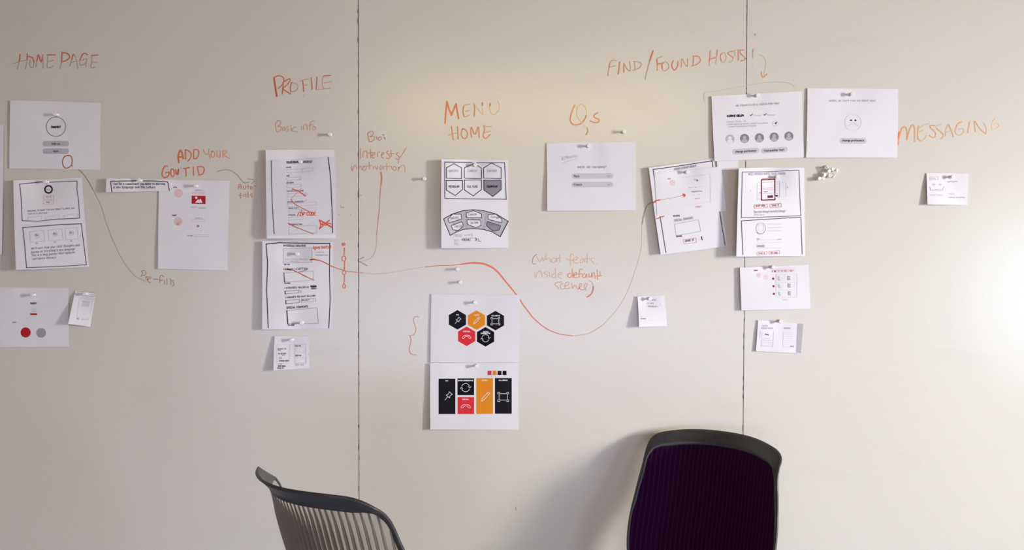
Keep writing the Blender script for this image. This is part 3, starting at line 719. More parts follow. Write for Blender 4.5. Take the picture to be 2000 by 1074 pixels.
# 6 then 5
o, p, h = sheet('paper_sheet', [(311,351),(448.6,353),(445,528),(308.5,525)], (1,1.5,3,2.5), [(381,363)], 'tall white sheet with a red picture icon below ADD YOUR GOV\'T ID', wr=.5)
p.z(200, 340, 5.652)
p.text('sfg', 785, 150, 12, k8, 1.0, 36, hand=False); p.text('babl', 775, 460, 14, k8, 1.1, 42, hand=False)
p.part('disc', 'pale red disc, upper'); p.disc(840, 212, 48, INK('d98a8c', .5)); p.disc(842, 205, 22, INK('cf7070', .45))
p.part('disc', 'pale red disc, lower'); p.disc(836, 522, 48, INK('d98a8c', .5)); p.disc(838, 530, 24, INK('cf7070', .5)); p.text('id', 818, 556, 12, r7, .9, 28)
p.part('print'); p.text('upload id', 1025, 182, 12, k4, .9, 85, hand=False); p.rrect(985, 190, 1142, 222, INK('cf8fa0', .3)); p.text('choose file', 975, 370, 12, k3, .9, 70, hand=False); p.rrect(1055, 362, 1145, 385, INK('8d8994', .35))
p.text('upload id', 1020, 490, 11, k4, .9, 85, hand=False); p.rect(985, 500, 1135, 524, .7, k3); p.disc(1055, 573, 15, INK('8a3a48', .9)); p.disc(1055, 573, 7, INK('c9a0a8', .9)); p.disc(1085, 615, 14, INK('8d8994', .25))
p.text('file name', 940, 685, 12, k5, 1.0, 60, hand=False); p.rrect(1015, 668, 1175, 695, INK('8d8994', .35)); p.rrect(1020, 672, 1170, 690, INK('d8d4de', .8))
p.part('picture_icon', 'red rectangle with white mountains and sun'); p.fill([(985,238),(1140,240),(1138,330),(985,327)], INK('b02030')); p.disc(1036, 261, 13, INK('e8e4ea', 0.5)); p.fill([(1022,316),(1057,275),(1066,290),(1083,267),(1105,318)], INK('e8e4ea', .5))
p.done(); pin(381, 362.4, 'white pushpin on the tall sheet with the red picture icon', h(381, 363)+.0003)
o, p, h = sheet('paper_strip', [(208,348),(338.5,350.8),(338.2,372.5),(207,375.5)], (6,2.5,2.5,7), [(272,352)], 'narrow paper strip with two handwritten lines, overlapping the red icon sheet', base=2.6, wr=.2, pinr=18)
p.z(200, 340, 5.652).part('pen_frame'); p.path([(105,200),(92,78),(370,74)], 1.5, k9); p.part('pen_frame'); p.path([(420,76),(540,74),(722,86),(738,182)], 1.5, k9)
p.part('handwriting'); p.text('Yes! Be a commitment you make to learning', 120, 118, 24, k8, .9, 575, slope=.0); p.text('a new language and the culture', 122, 155, 24, k8, .9, 465)
p.done(); pin(272, 351.6, 'white pushpin on the narrow strip with two handwritten lines', h(272, 352)+.0003)

# 7: form page on a backing sheet
sheet('paper_sheet', [(518.6,292.7),(653.5,292.4),(656.5,465.7),(521,465.7)], (5,1,1,9), [(586,316)], 'blank backing sheet showing above and below the crossed-out form', wr=.4, pinr=30)[1].done()
o, p, h = sheet('paper_sheet', [(518.8,313.2),(653.6,305.4),(655.5,457.0),(520.6,459.6)], (6.5,1.6,1.6,10), [(586,316)], 'form sheet with fields crossed out in red marker, below Basic info', base=3.6, wr=.45, pinr=30, m=M_PAPER2)
p.z(500, 280, 5.655).part('pen_line')
p.path([(168,190),(172,400),(185,750),(200,1000)], 1.6, k8); p.part('pen_line'); p.path([(798,150),(825,400),(840,750),(847,985)], 1.6, k9); p.part('pen_drawing', 'handwritten form fields')
p.text('YOUR MENTOR INTEREST', 335, 222, 22, k8, 1.3, 290, slope=-.03)
def field(t, tx, ty, x0, y0, x1, y1, tw, sk=-10):
    p.text(t, tx, ty, 15, k7, .9, tw, slope=-.03); p.rect(x0, y0, x1, y1, .8, k4, skew=sk)
field('NAME', 333, 273, 338, 292, 632, 325, 60, -20); p.path([(515,280),(515,318)], .7, k4); field('AGE', 338, 366, 338, 378, 497, 410, 38); p.text('v', 482, 400, 14, k6, .8)
field('GENDER', 340, 443, 340, 458, 500, 490, 78); p.text('v', 490, 480, 14, k6, .8); field('NATIVE LANGUAGE', 345, 535, 348, 558, 540, 590, 185); p.ring(552, 556, 13, .8, k5)
field('EMAIL ADDRESS', 350, 655, 352, 665, 668, 700, 175, -22); field('HOME CITY', 358, 725, 360, 740, 480, 768, 115, -12); p.rect(510, 720, 660, 745, .8, k3, skew=-8); p.path([(490,735),(505,735),(505,755),(490,755)], 1.0, k7)
field('PHONE', 360, 800, 362, 820, 520, 850, 80, -10); field('INTRODUCTION', 365, 905, 365, 920, 670, 1005, 150, -18); p.path([(365,1000),(520,920),(640,875)], .8, k3)
p.part('marker_crossing', 'red marker strokes crossing out fields')
ro = INK('d8582c', .95); rl = INK('cf7a5c', .8)
p.stroke([(400,502),(470,530),(545,580)], 2.0, ro); p.stroke([(500,495),(440,560),(400,600),(385,625)], 1.1, rl); p.stroke([(388,622),(430,670),(520,720),(625,770)], 1.8, ro, w2=1.2); p.stroke([(565,622),(500,660)], 1.0, rl)
p.stroke([(355,880),(430,920),(530,960),(635,1000)], 1.7, INK('b55a38', .95), w2=1.2)
p.text('/ZIP CODE', 455, 800, 36, ro, 1.5, 215, slope=-.03)
p.stroke([(700,848),(760,880),(835,925)], 2.8, ro); p.stroke([(810,850),(760,890),(700,945)], 2.2, ro); p.stroke([(705,860),(715,900),(705,930)], 1.8, ro); p.stroke([(715,885),(770,905),(800,880),(832,890)], 1.8, ro); p.stroke([(720,900),(760,875),(810,905)], 1.6, ro)
p.done(); pin(586.2, 315.4, 'white pushpin at the top of the crossed-out form sheet', h(586, 316)+.0003)

# 8: introduction page
o, p, h = sheet('paper_sheet', [(512.4,470.6),(650.6,472.6),(650.3,642),(512,643.5)], (6,1.5,1,7.5), [(579,496),(588,631)], 'tall framed form sheet with large empty boxes, below the crossed-out form', wr=.35, pinr=30)
p.z(500, 460, 5.655).part('pen_frame')
p.path([(110,95),(260,78),(560,84),(816,86)], 1.8, k9); p.path([(110,95),(128,300),(118,600),(135,1022)], 1.7, k9); p.path([(816,86),(812,400),(818,700),(806,1022)], 1.6, k9)
p.part('pen_drawing', 'form boxes and handwriting'); p.text('INTRODUCTION/BIO', 302, 122, 20, k8, 1.0, 250); p.rect(302, 145, 618, 305, .8, k5, skew=-10); p.fill([(304,148),(616,138),(626,295),(310,300)], INK('9a93a0', .25))
p.text('TELL A LITTLE ABOUT YOU', 325, 268, 14, k3, .8, 250); p.text('AND MORE', 378, 292, 13, k3, .8, 100)
p.text('50-100', 312, 326, 12, k7, 1.0, 62); p.text('MEDIUM I CAPTION', 305, 384, 22, k7, .9, 270, slope=-.03); p.rect(308, 412, 632, 515, .9, k5, skew=-24); p.path([(312,512),(470,420),(560,380)], .7, k2); p.path([(632,488),(500,440)], .7, k3)
p.path([(308,412),(318,515)], 1.6, k8); p.text('50 WORDS', 315, 532, 12, k7, .9, 66)
p.text('LANGUAGES YOU SPEAK', 318, 586, 18, k7, 1.0, 270, slope=-.03); p.text('(FLUENT)', 603, 570, 18, k9, 1.4, 65); p.text('(SOME)', 610, 592, 16, k7, 1.1, 60)
p.rect(320, 615, 475, 645, .9, k7, skew=-12); p.path([(320,612),(324,647)], 1.7, k9); p.ring(497, 618, 9, .9, k6)
p.text('LANGUAGES YOU WANT TO LEARN', 325, 692, 18, k7, 1.0, 335, slope=-.06); p.rect(328, 718, 480, 752, .9, k7, skew=-12); p.path([(328,715),(332,754)], 1.8, k9); p.rect(498, 702, 660, 738, .9, k5, skew=-12); p.text('SELECT', 505, 722, 18, k7, .9, 90, slope=-.05); p.text('v', 635, 715, 14, k6, .9)
p.text('SPECIAL COMMENTS', 338, 810, 22, k8, 1.1, 240, slope=-.07); p.path([(340,830),(675,798),(688,968),(350,975)], .9, k6); p.path([(340,828),(350,975)], 2.2, k9); p.text('100 WORDS', 350, 996, 13, k7, 1.1, 75)
p.part('handwriting', 'red marker notes')
p.text('(give hints)', 628, 148, 34, INK('d9603c', .9), 1.6, 205, slope=-.04); p.text('suggests', 665, 190, 16, k2, .9, 90); p.text('introductions', 660, 222, 16, k4, .9, 140)
p.stroke([(600,266),(640,262),(655,265)], 2.8, INK('c0451f')); p.stroke([(655,265),(730,285),(810,325),(852,344)], 1.8, INK('c25c34', .95))
p.stroke([(340,375),(400,380),(480,415),(560,455),(640,492)], 2.0, INK('b5603a', .95), w2=1.3); p.stroke([(575,370),(540,385),(470,402)], 1.3, INK('b8604a', .8)); p.stroke([(342,372),(385,380)], 2.4, INK('5e2a28', .95))
p.done()
pin(579.8, 495.4, 'white pushpin in the upper part of the framed form sheet', h(579, 496)+.0003); pin(588.6, 630.4, 'white pushpin at the foot of the framed form sheet', h(588, 631)+.0003)

# 9
o, p, h = sheet('paper_slip', [(536.3,656.5),(604,656.5),(604,718.7),(534.2,723.8)], (2,1,1,8), [(568,664)], 'small square slip with a two-column pen list below the framed form', wr=.3, pinr=22)
p.z(500, 640, 9.09).part('pen_drawing')
for s, x, y, wd, q in (('CONNECT TO', 385, 385, 150, k6), ('BABL', 390, 412, 60, k5), ('01 SKYPE', 395, 470, 145, k7), ('g g', 460, 490, 50, k5), ('CHAT', 410, 548, 60, k5), ('MESSENGER', 410, 598, 175, k7), ('AFTER', 390, 660, 80, k3), ('WRITE DOWN', 390, 692, 140, k8), ('RESULTS', 382, 728, 110, k7), ('TALK TO', 695, 332, 100, k7), ('SIGN UP', 700, 505, 108, k7), ('DONE TEXT', 705, 668, 150, k4)):
    p.text(s, x, y, 22, q, 1.0, wd)
p.path([(365,300),(600,300),(600,480),(590,625),(370,630),(365,300)], .7, k2); p.path([(690,295),(885,290),(890,625),(690,635),(690,295)], .7, k3); p.path([(690,470),(880,440)], .6, k2); p.rect(710, 535, 880, 620, .7, k2); p.rect(715, 345, 870, 430, .7, k2)
p.stroke([(925,470),(940,472)], 1.2, k6)
p.done(); pin(568.6, 664, 'white pushpin on the small square slip with a two-column list', h(568, 664)+.0003)

# 10: menu sketch
o, p, h = sheet('paper_sheet', [(862.3,310.8),(992.7,312.7),(993.6,484.4),(862,484.6)], (11,2,1.5,11), [(928,322)], 'tall sheet with inked badge shapes and a shaded arc below MENU HOME', wr=.3, pinr=34)
p.z(840, 300, 5.37).part('pen_drawing', 'black pen box around six badges')
p.path([(155,88),(440,94)], 1.5, k9); p.path([(490,96),(782,95),(798,478),(550,478),(300,472),(155,470),(155,88)], 1.4, k9)
ups = [(170,330,150,262,105,250), (360,538,150,262,103,455), (562,745,150,262,100,645)]
for (x0, x1, y0, y1, yt, xt), s in zip(ups, ('QUIZZES', 'CAREER', 'CAPTION')):
    p.part('badge_outline'); p.path([(x0,y0),(xt,yt),(x1,y0),(x1+2,y1),(x0,y1-5),(x0,y0)], 1.3, k9, .2); p.text(s, (x0+x1)/2-52, 192, 22, k5, .9, 100)
p.part('pen_drawing', 'shaded grey badge'); p.fill([(562,278),(742,278),(745,382),(658,450),(566,385)], INK('5f5b6b', .75))
for (x0, x1, y0, y1, yb, xb), s in zip([(170,340,282,380,440,265), (360,540,278,380,443,455), (564,745,278,380,450,658)], ('VOCABULARY', 'CULTURE', 'EQUIPMENT')):
    p.part('badge_outline'); p.path([(x0,y0),(x1,y0),(x1,y1-4),(xb,yb),(x0,y1),(x0,y0)], 1.4, k9, .2); p.text(s, (x0+x1)/2-58, 356, 22, k7 if x0 < 500 else k9, 1.0, 115)
p.part('pen_drawing', 'shaded pen arc with six badges')
top = [(142,685),(230,635),(330,602),(450,588),(560,598),(690,632),(820,710)]; bot = [(735,872),(650,820),(560,795),(450,785),(350,795),(280,820),(212,858)]
tc = catmull(top, 12); bc = catmull(bot[::-1], 12); n = 28
def lerpc(c_, t):
    k = t*(len(c_)-1); i = min(int(k), len(c_)-2); f_ = k-i
    return (c_[i][0]*(1-f_)+c_[i+1][0]*f_, c_[i][1]*(1-f_)+c_[i+1][1]*f_)
for i in range(n):
    t0, t1 = i/n, (i+1)/n
    op = .5 if (i % 3) else .6
    if i < 3: op = .3
    p.fill([lerpc(tc, t0), lerpc(tc, t1), lerpc(bc, t1), lerpc(bc, t0)], INK('6a6678', op))
wp = ink('ffffff', 0.0, 'paper')
b6 = [([(188,690),(235,635),(325,635),(332,685),(200,725)], 'QUIZZES', 215, 688, wp), ([(380,625),(455,598),(540,630),(540,672),(385,672)], 'CAREER', 405, 648, wp), ([(608,640),(690,635),(755,690),(750,725),(608,688)], 'CAPTION', 640, 672, wp),
      ([(220,755),(335,715),(350,760),(300,803),(240,800)], 'VOCAB', 255, 775, wp), ([(385,695),(532,698),(532,755),(480,775),(392,740)], 'CULTURE', 425, 735, wp), ([(600,712),(740,755),(725,800),(660,812),(590,755)], 'EQUIP', 615, 745, INK('5a5668', .8))]
for pts, s, x, y, mm in b6:
    p.fill(pts, mm); p.path(pts+[pts[0]], 1.2, k9, .15); p.text(s, x, y, 18, k7, .8, 85, slope=(-.1 if x < 300 else .15 if x > 600 else -.03))
p.path(top, 1.5, k9, .1); p.path([(820,710),(735,872)], 1.7, k9, .1); p.path(bot, 1.4, k9, .1); p.path([(212,858),(142,685)], 1.4, k9, .1)
p.part('handwriting', 'small pencil and red notes'); p.text('MENU', 262, 872, 26, k3, .9, 75); p.path([(360,856),(410,854)], .9, k5); p.text('> S', 405, 864, 22, k5, .9, 45)
p.text('SET', 255, 925, 24, k3, .8, 50); p.text('<MENU', 330, 915, 26, k7, 1.1, 95); p.path([(410,885),(485,885)], 1.1, r5); p.stroke([(478,888),(490,898),(478,912)], 1.8, k8); p.text('S', 502, 912, 22, k5, 1.0); p.path([(500,918),(538,922)], 1.2, r7); p.text('PULL', 255, 958, 22, k3, .8, 60)
p.done(); pin(928, 322, 'white pushpin at the top of the sheet of inked badges', h(928, 322)+.0003)

# 11: where are you going
o, p, h = sheet('paper_sheet', [(1067.6,279.7),(1241,276),(1241.8,410.4),(1068.6,411.8)], (1,2,2,4), [(1150,284)], 'white sheet with two grey drop-down bars below the letters Qs', wr=.6, pinr=30,
                extra=lambda u, v: 1.8*math.exp(-((u-.62-(v*.25))/.07)**2)*max(0, 1-v*1.7))
p.z(1040, 260, 6.714); p.text('WHERE ARE YOU GOING?', 590, 458, 26, k5, 1.0, 385, hand=False)
for y, s, wd in ((528, 'Paris', 72), (640, 'French', 108)):
    p.part('drop_down_bar', 'grey rounded drop-down bar'); p.rrect(513, y, 1058, y+72, INK('8d8994', .35), skew=-4); p.text(s, 545, y+48, 27, k7, 1.2, wd, hand=False); p.path([(980,y+25),(1000,y+45),(1025,y+22)], 1.1, k6, .1)
p.part('handwriting', 'faint pencil note'); p.text('2 Minutes', 382, 356, 44, k3, .9, 210, slope=-.22); p.stroke([(395,395),(480,362),(600,332)], .8, k3); p.stroke([(385,330),(405,325),(400,355)], 1.2, k4)
p.done(); pin(1149.5, 284.5, 'white pushpin on the sheet with two grey drop-down bars', h(1150, 284)+.0003)

# icons shared by the two coloured sheets
WH = ink('ffffff', 0.0, 'paper'); BLK = INK('120f1a'); BL2 = INK('040406'); ORN = INK('e08a20'); RED = INK('d8303a')
def icon_pin(cx, cy, s):
    a = math.radians(40); R2 = lambda x, y: (cx+s*(x*math.cos(a)-y*math.sin(a)), cy+s*(x*math.sin(a)+y*math.cos(a)))
    for pts in ([(-.32,-.55),(.32,-.55),(.2,-.42),(.2,-.05),(.34,.1),(-.34,.1),(-.2,-.05),(-.2,-.42),(-.32,-.55)], [(0,.1),(0,.75)]): p.path([R2(*q) for q in pts], .9, WH, 0)
def icon_pen(cx, cy, s):
    a = math.radians(42); R2 = lambda x, y: (cx+s*(x*math.cos(a)-y*math.sin(a)), cy+s*(x*math.sin(a)+y*math.cos(a)))
    p.path([R2(*q) for q in [(-.14,-.75),(.14,-.75),(.16,.5),(0,.8),(-.16,.5),(-.14,-.75)]], .9, WH, 0); p.path([R2(-.15,-.5), R2(.15,-.5)], .8, WH, 0); p.path([R2(-.15,.45), R2(.15,.45)], .6, WH, 0)
def icon_frame(cx, cy, s):
    p.path([(cx-.55*s,cy-.42*s),(cx+.55*s,cy-.42*s),(cx+.55*s,cy+.42*s),(cx-.55*s,cy+.42*s),(cx-.55*s,cy-.42*s)], .9, WH, 0)
    for sx in (-1, 1):
        for sy in (-1, 1): p.path([(cx+sx*.4*s,cy+sy*.6*s),(cx+sx*.72*s,cy+sy*.6*s),(cx+sx*.72*s,cy+sy*.35*s)], 1.0, WH, 0)
def icon_phone(cx, cy, s):
    pts = [(-.75,.2),(-.6,-.12),(-.3,-.26),(0,-.3),(.3,-.26),(.6,-.12),(.75,.2),(.6,.3),(.4,.2),(.3,-.02),(0,-.08),(-.3,-.02),(-.4,.2),(-.6,.3),(-.75,.2)]
    p.stroke([(cx+s*x, cy+s*y) for x, y in pts], .9, WH)
def icon_cycle(cx, cy, s):
    for a0 in (200, 20): p.ring(cx, cy, .62*s, .9, WH, a0=a0, a1=a0+140)
    p.path([(cx+.4*s,cy-.2*s),(cx+.62*s,cy+.05*s),(cx+.85*s,cy-.18*s)], .9, WH, 0); p.path([(cx-.4*s,cy+.2*s),(cx-.62*s,cy-.05*s),(cx-.85*s,cy+.18*s)], .9, WH, 0)
# 12: hexagons
o, p, h = sheet('paper_sheet', [(842.6,573.9),(1015.6,576.2),(1013.8,707.2),(840.8,707.8)], (1.2,3,1.5,2), [(926,591)], 'white sheet with five coloured hexagons below the loose pins', wr=.5)
p.z(780, 500, 5.115)
for cx, cy, mm, nm, s, ic in ((580,637,BLK,'near-black hexagon with a pin icon','PIN',icon_pin), (770,640,ORN,'orange hexagon with a pencil icon','NOTES',icon_pen), (960,645,BLK,'near-black hexagon with a frame icon','ENLARGING',icon_frame),
                          (672,802,RED,'red hexagon with a telephone icon','END CALL',icon_phone), (861,807,BL2,'black hexagon with a circular arrow icon','SWITCH',icon_cycle)):
    p.part('hexagon', nm); p.fill([(cx,cy-98),(cx+86,cy-48),(cx+86,cy+48),(cx,cy+98),(cx-86,cy+48),(cx-86,cy-48)], mm)
    wd = len(s)*9; p.text(s, cx-wd/2+4, cy-44, 11, WH, .8, wd, hand=False)
    if s == 'SWITCH': p.text('PERSPECTIVE', cx-46, cy-30, 10, WH, .8, 96, hand=False)
    ic(cx+(4 if ic is icon_pin else 0), cy+(14 if ic is icon_cycle else 6), {icon_pin: 56, icon_pen: 56, icon_frame: 62, icon_phone: 58, icon_cycle: 58}[ic])
p.done(); pin(927.4, 590.6, 'white pushpin on the sheet of five coloured hexagons', h(926, 591)+.0003)
# 13: tiles
o, p, h = sheet('paper_sheet', [(840.3,709.2),(1012.8,708.4),(1013.5,839.2),(840.3,839)], (3.5,1.5,1.5,5), [(930,715)], 'white sheet with coloured rectangular tiles and four swatches, lowest in its column', wr=.6)
p.z(820, 700, 7.159)
for x, mm, nm in ((947,INK('c8354a'),'red swatch'), (1018,ORN,'orange swatch'), (1087,BLK,'near-black swatch'), (1157,BL2,'black swatch')):
    p.part('swatch', nm); p.fill([(x,173),(x+55,172),(x+55,232),(x,232)], mm)
for x0, y0, x1, y1, mm, nm, s, wd, ic, cx, cy, sc_ in ((262,282,497,778,BLK,'tall near-black tile with a pin icon','PIN',36,icon_pin,398,525,98), (525,278,759,513,BL2,'black tile with a circular arrow icon','SWITCH PERSPECTIVE',215,icon_cycle,640,408,92),
        (527,540,759,777,RED,'red tile with a telephone icon','END CALL',92,icon_phone,643,668,88), (790,275,1022,775,ORN,'tall orange tile with a pencil icon','NOTES',80,icon_pen,915,535,105), (1050,274,1285,773,BLK,'tall near-black tile with a frame icon','ENLARGING',120,icon_frame,1166,537,106)):
    p.part('tile', nm); p.fill([(x0,y0),(x1,y0),(x1,y1),(x0,y1)], mm); p.text(s, (x0+x1)/2-wd/2, y0+38, 14, WH, .8, wd, hand=False); ic(cx, cy, sc_)
p.done(); pin(930.8, 714.9, 'white pushpin on the sheet of coloured rectangular tiles', h(930, 715)+.0003)

# 14: found hosts (with a slip behind)
sheet('paper_slip', [(1396,212),(1442,214),(1442,331.5),(1401,331.5)], (0,0,2,2), [], 'blank slip peeking out under the bottom edge of the five-portrait sheet', base=.6, wr=.1)[1].done()
o, p, h = sheet('paper_sheet', [(1389.6,188),(1566,178),(1570.5,307.5),(1395.5,315)], (2,2,1.5,3.5), [(1477,186)], 'white sheet with five round grey portraits below FIND/FOUND HOSTS', base=1.8, wr=.5, pinr=30)
p.z(1380, 160, 5); p.text('WE FOUND 5 LOCAL HOSTS FOR YOU!', 290, 240, 17, k5, .9, 420, slope=-.055, hand=False); p.text('KARINE DELPI', 203, 342, 18, k9, 1.7, 162, slope=-.03, hand=False)
for x, y, s in ((425, 330, '10 mins'), (560, 326, 'Related')): p.stroke([(x,y-8),(x+8,y),(x+22,y-16)], 1.6, k8, sm=False); p.text(s, x+34, y+2, 13, k2, .8, 75, hand=False)
for i, (s, wd) in enumerate((('Female, Paris, 30s', 185), ('Loves playing tennis, exploring sweets', 400), ('"I want to practice English"', 300))): p.text(s, 203, 396+i*24, 15, k3, .8, wd, slope=-.035, hand=False)
p.ring(671, 404, 26, .9, k2); p.fill([(688,388),(660,404),(672,408),(678,418)], k9)
for i, (x, y) in enumerate(((228,558), (371,552), (516,546), (660,538), (804,530))):
    p.part('portrait', 'pale grey round portrait' if i == 0 else 'dark grey round portrait')
    dk, lt = (INK('8d8994', .55), INK('d5d2da', .3)) if i == 0 else (INK('4a4852', .85), INK('9b99a3', .8))
    p.disc(x, y, 45, dk)
    p.disc(x, y-8, 17, lt, 20); p.fill([(x-32,y+30),(x-24,y+12),(x-10,y+6),(x+10,y+6),(x+24,y+12),(x+32,y+30),(x+16,y+41),(x-16,y+41)], lt)
for x0, y0, x1, y1, s, wd in ((250,657,515,712,'change preference',205), (530,648,795,700,'find another host',200)):
    p.part('button', 'grey rounded button'); p.rrect(x0, y0, x1, y1, INK('8d8994', .35), skew=-18); p.text(s, x0+32, y0+34, 20, k8, 1.1, wd, slope=-.06, hand=False)
p.done(); pin(1479.5, 185.6, 'white pushpin on the sheet with five round grey portraits', h(1477, 186)+.0003)

# 17: sorry
o, p, h = sheet('paper_sheet', [(1577,172.4),(1754.4,173.6),(1752,307.6),(1574.4,308)], (1.5,2,2,3), [(1662,184)], 'white sheet with a faint sad face, left of the word MESSAGING', wr=.5)
p.z(1380, 160, 5); p.text('SORRY, WE CAN\'T FIND THE RIGHT HOST.', 1198, 192, 17, k4, .9, 465, hand=False)
p.part('sad_face', 'faint round sad face with two dark eyes'); p.ring(1430, 395, 82, .8, INK('8d8994', .2)); p.disc(1410, 374, 9, k9); p.disc(1454, 375, 9, k9); p.stroke([(1388,430),(1405,412),(1432,405),(1460,412),(1477,432)], .8, k3)
p.part('button', 'grey rounded button'); p.rrect(1298, 545, 1563, 603, INK('8d8994', .35)); p.text('change preference', 1325, 580, 20, k8, 1.1, 215, hand=False)
p.done(); pin(1664.5, 183.4, 'white pushpin on the sheet with the sad face', h(1662, 184)+.0003)

# 15: tilted sheet with an overlay
o, p, h = sheet('paper_sheet', [(1267.2,327.4),(1394.5,309.5),(1421.5,480),(1290.3,497.5)], (6,1,1,8), [(1341,337)], 'tilted tall sheet with a pen frame under a smaller red-printed page', wr=.3, pinr=34)
p.z(1250, 300, 5.115).part('pen_frame')
p.path([(130,158),(420,118),(718,72),(730,135)], 1.5, k9); p.part('pen_line'); p.path([(133,160),(145,240)], 1.8, k8); p.part('handwriting'); p.text('ARTHUR LISTEN UP? AM NEXT', 340, 168, 22, k6, .9, 225, slope=-.16)
p.part('pen_line'); p.path([(200,628),(230,800),(260,988)], 1.7, k8); p.part('pen_line'); p.path([(798,575),(820,740),(850,912)], 1.8, k8); p.part('handwriting')
p.text('50 WORDS', 333, 630, 14, k7, 1.0, 66, slope=-.05); p.text('SPECIAL COMMENTS', 343, 680, 22, k6, 1.0, 190, slope=-.15); p.part('pen_box'); p.path([(343,705),(585,658),(608,775),(362,820),(343,705)], .9, k5); p.part('handwriting'); p.text('100 WORDS', 362, 834, 13, k7, 1.2, 58, slope=-.08)
p.part('red_box', 'small red-outlined box'); p.path([(432,862),(560,842),(565,888),(440,903),(432,862)], 1.0, r5); p.text('SAVE IT', 452, 882, 20, INK('5e2030', .9), 1.1, 90, slope=-.12); p.path([(565,858),(612,852)], .7, k2); p.path([(614,830),(622,862)], 1.8, k9)
p.part('marker_dash', 'short red marker dash on the left margin'); p.stroke([(165,652),(200,638),(240,624)], 1.8, INK('d0583a'))
p.done()
o, p, h = sheet('paper_sheet', [(1278,339),(1408.6,325.2),(1418.2,412),(1283.5,422)], (5.5,3,2,6.5), [(1341,337)], 'smaller page with faint red print pinned over the tilted sheet', base=2.4, wr=.35, pinr=30)
p.z(1250, 300, 5.115)
p.text('babl', 280, 256, 14, r5, .9, 28); p.disc(322, 292, 30, INK('d98a8c', .45)); p.disc(322, 292, 15, INK('cf7070', .3)); p.text('log', 540, 262, 12, r3, .9, 30); p.disc(571, 267, 8, INK('4a3048')); p.disc(545, 272, 4, r2)
p.path([(492,342),(620,328)], .8, k3); p.disc(496, 342, 5, k7); p.disc(557, 337, 5, k8); p.text('suggestion here', 515, 384, 12, INK('6e3a50', .6), 1.0, 108, slope=-.05); p.disc(534, 415, 4, k6); p.text('- x', 575, 412, 14, r3, .8, 24)
p.text('sub text', 550, 452, 12, r3, .9, 50, slope=-.05); p.text('. . .', 515, 480, 12, r3, .9, 95); p.rrect(545, 518, 620, 542, INK('c98a95', .3)); p.text('send', 562, 535, 12, r5, .8, 40); p.path([(450,235),(700,200),(705,480),(470,515)], .6, k2)
p.path([(420,235),(640,215)], .6, k2)
p.part('marker_arrow', 'red marker arrow across the page')
p.stroke([(140,490),(165,470),(200,463)], 2.2, INK('cf4a2a')); p.stroke([(205,464),(310,445),(430,418)], 1.1, INK('c78a78', .8)); p.stroke([(430,402),(455,415),(435,432)], 1.8, INK('d0583a')); p.stroke([(425,415),(452,415)], 2.2, INK('d0583a'))
p.done()
pin(1342.4, 335.6, 'white pushpin on the tilted sheet with the smaller page', h(1341, 337)+.0003)

# 16: phone sketch sheet
o, p, h = sheet('paper_sheet', [(1443,328),(1570.8,327.4),(1572.5,500.5),(1438,501)], (14,2,1.5,15), [(1516,345)], 'tall sheet with a dark red phone outline below the five-portrait sheet', wr=.35, pinr=34)
p.z(1420, 300, 5.113).part('pen_frame')
p.path([(152,183),(400,180),(718,168),(728,400),(740,620),(420,632),(145,640),(148,400),(152,183)], 1.4, k8); p.part('pen_frame'); p.path([(145,672),(400,655),(560,645),(738,638),(742,800),(750,1005)], 1.6, k8); p.path([(145,672),(150,820),(158,1010)], 1.6, k8)
p.part('handwriting'); p.text('NICE! AMANDA WANTS TO BE PAIRED', 215, 216, 22, k5, 1.0, 370, slope=-.02)
p.part('phone_outline', 'dark red phone outline over pale cards')
for x0, x1, y0, y1 in ((300,345,290,460), (480,525,272,440)): p.rect(x0, y0, x1, y1, .8, INK('8a7880', .4)); [p.text('==', x0+8, y, 10, k3, .8, 28) or p.path([(x0+6,y),(x1-6,y-2)], .8, k3) for y in range(y0+30, y1-10, 32)]
p.path([(343,262),(478,256),(480,460),(345,465),(343,262)], 2.2, INK('5e2430')); p.path([(350,250),(478,244)], 1.6, r7); p.fill([(403,418),(460,415),(460,440),(403,444)], INK('6b2a38')); p.fill([(482,414),(508,412),(508,428),(484,430)], INK('4a2030'))
for y, x1 in ((290,385), (288,450), (330,372), (345,460), (360,455), (400,450)): p.path([(358,y),(x1,y-3)], .9, INK('a08a96', .6)); 
p.stroke([(370,380),(385,384),(405,378)], 1.3, k8); p.stroke([(325,392),(345,392)], 1.3, INK('6b2a38')); p.stroke([(600,330),(610,338),(600,346)], 1.1, k5); p.stroke([(238,365),(232,372),(238,380)], .9, k3); p.rect(530, 290, 590, 430, .6, k2)
p.part('red_box', 'small red-outlined box')
p.path([(270,515),(400,503),(402,538),(275,548),(270,515)], 1.0, r7); p.text('SKIP NOW', 285, 532, 18, INK('8a3040', .9), .9, 100, slope=-.05); p.part('red_box', 'small red-outlined box'); p.path([(428,505),(540,495),(543,530),(430,540),(428,505)], 1.0, r7); p.text('SAVE IT', 448, 526, 18, INK('8a3040', .9), .9, 75, slope=-.05)
p.part('pen_drawing', 'handwriting and profile sketch')
p.text('You can always revisit/change', 265, 592, 24, k5, 1.0, 320, slope=-.03, italic=.2); p.text('this here', 270, 618, 18, k3, .9, 105); p.ring(337, 745, 48, 1.1, k5, 55); p.ring(337, 740, 30, .6, k2, 36); p.stroke([(295,785),(312,800),(350,800),(370,782)], 1.2, k6)
for y in (705, 740, 772): p.path([(405,y),(545,y-4)], .8, k4)
p.text('go', 302, 860, 22, k4, 1.0, 25)
for y in (860, 888, 945): p.path([(300,y+2),(440,y),(545,y-4)], .7, k3)
p.path([(505,858),(540,855)], 1.3, k6); p.text('MANAGE', 300, 935, 20, k6, 1.1, 80, slope=-.03)
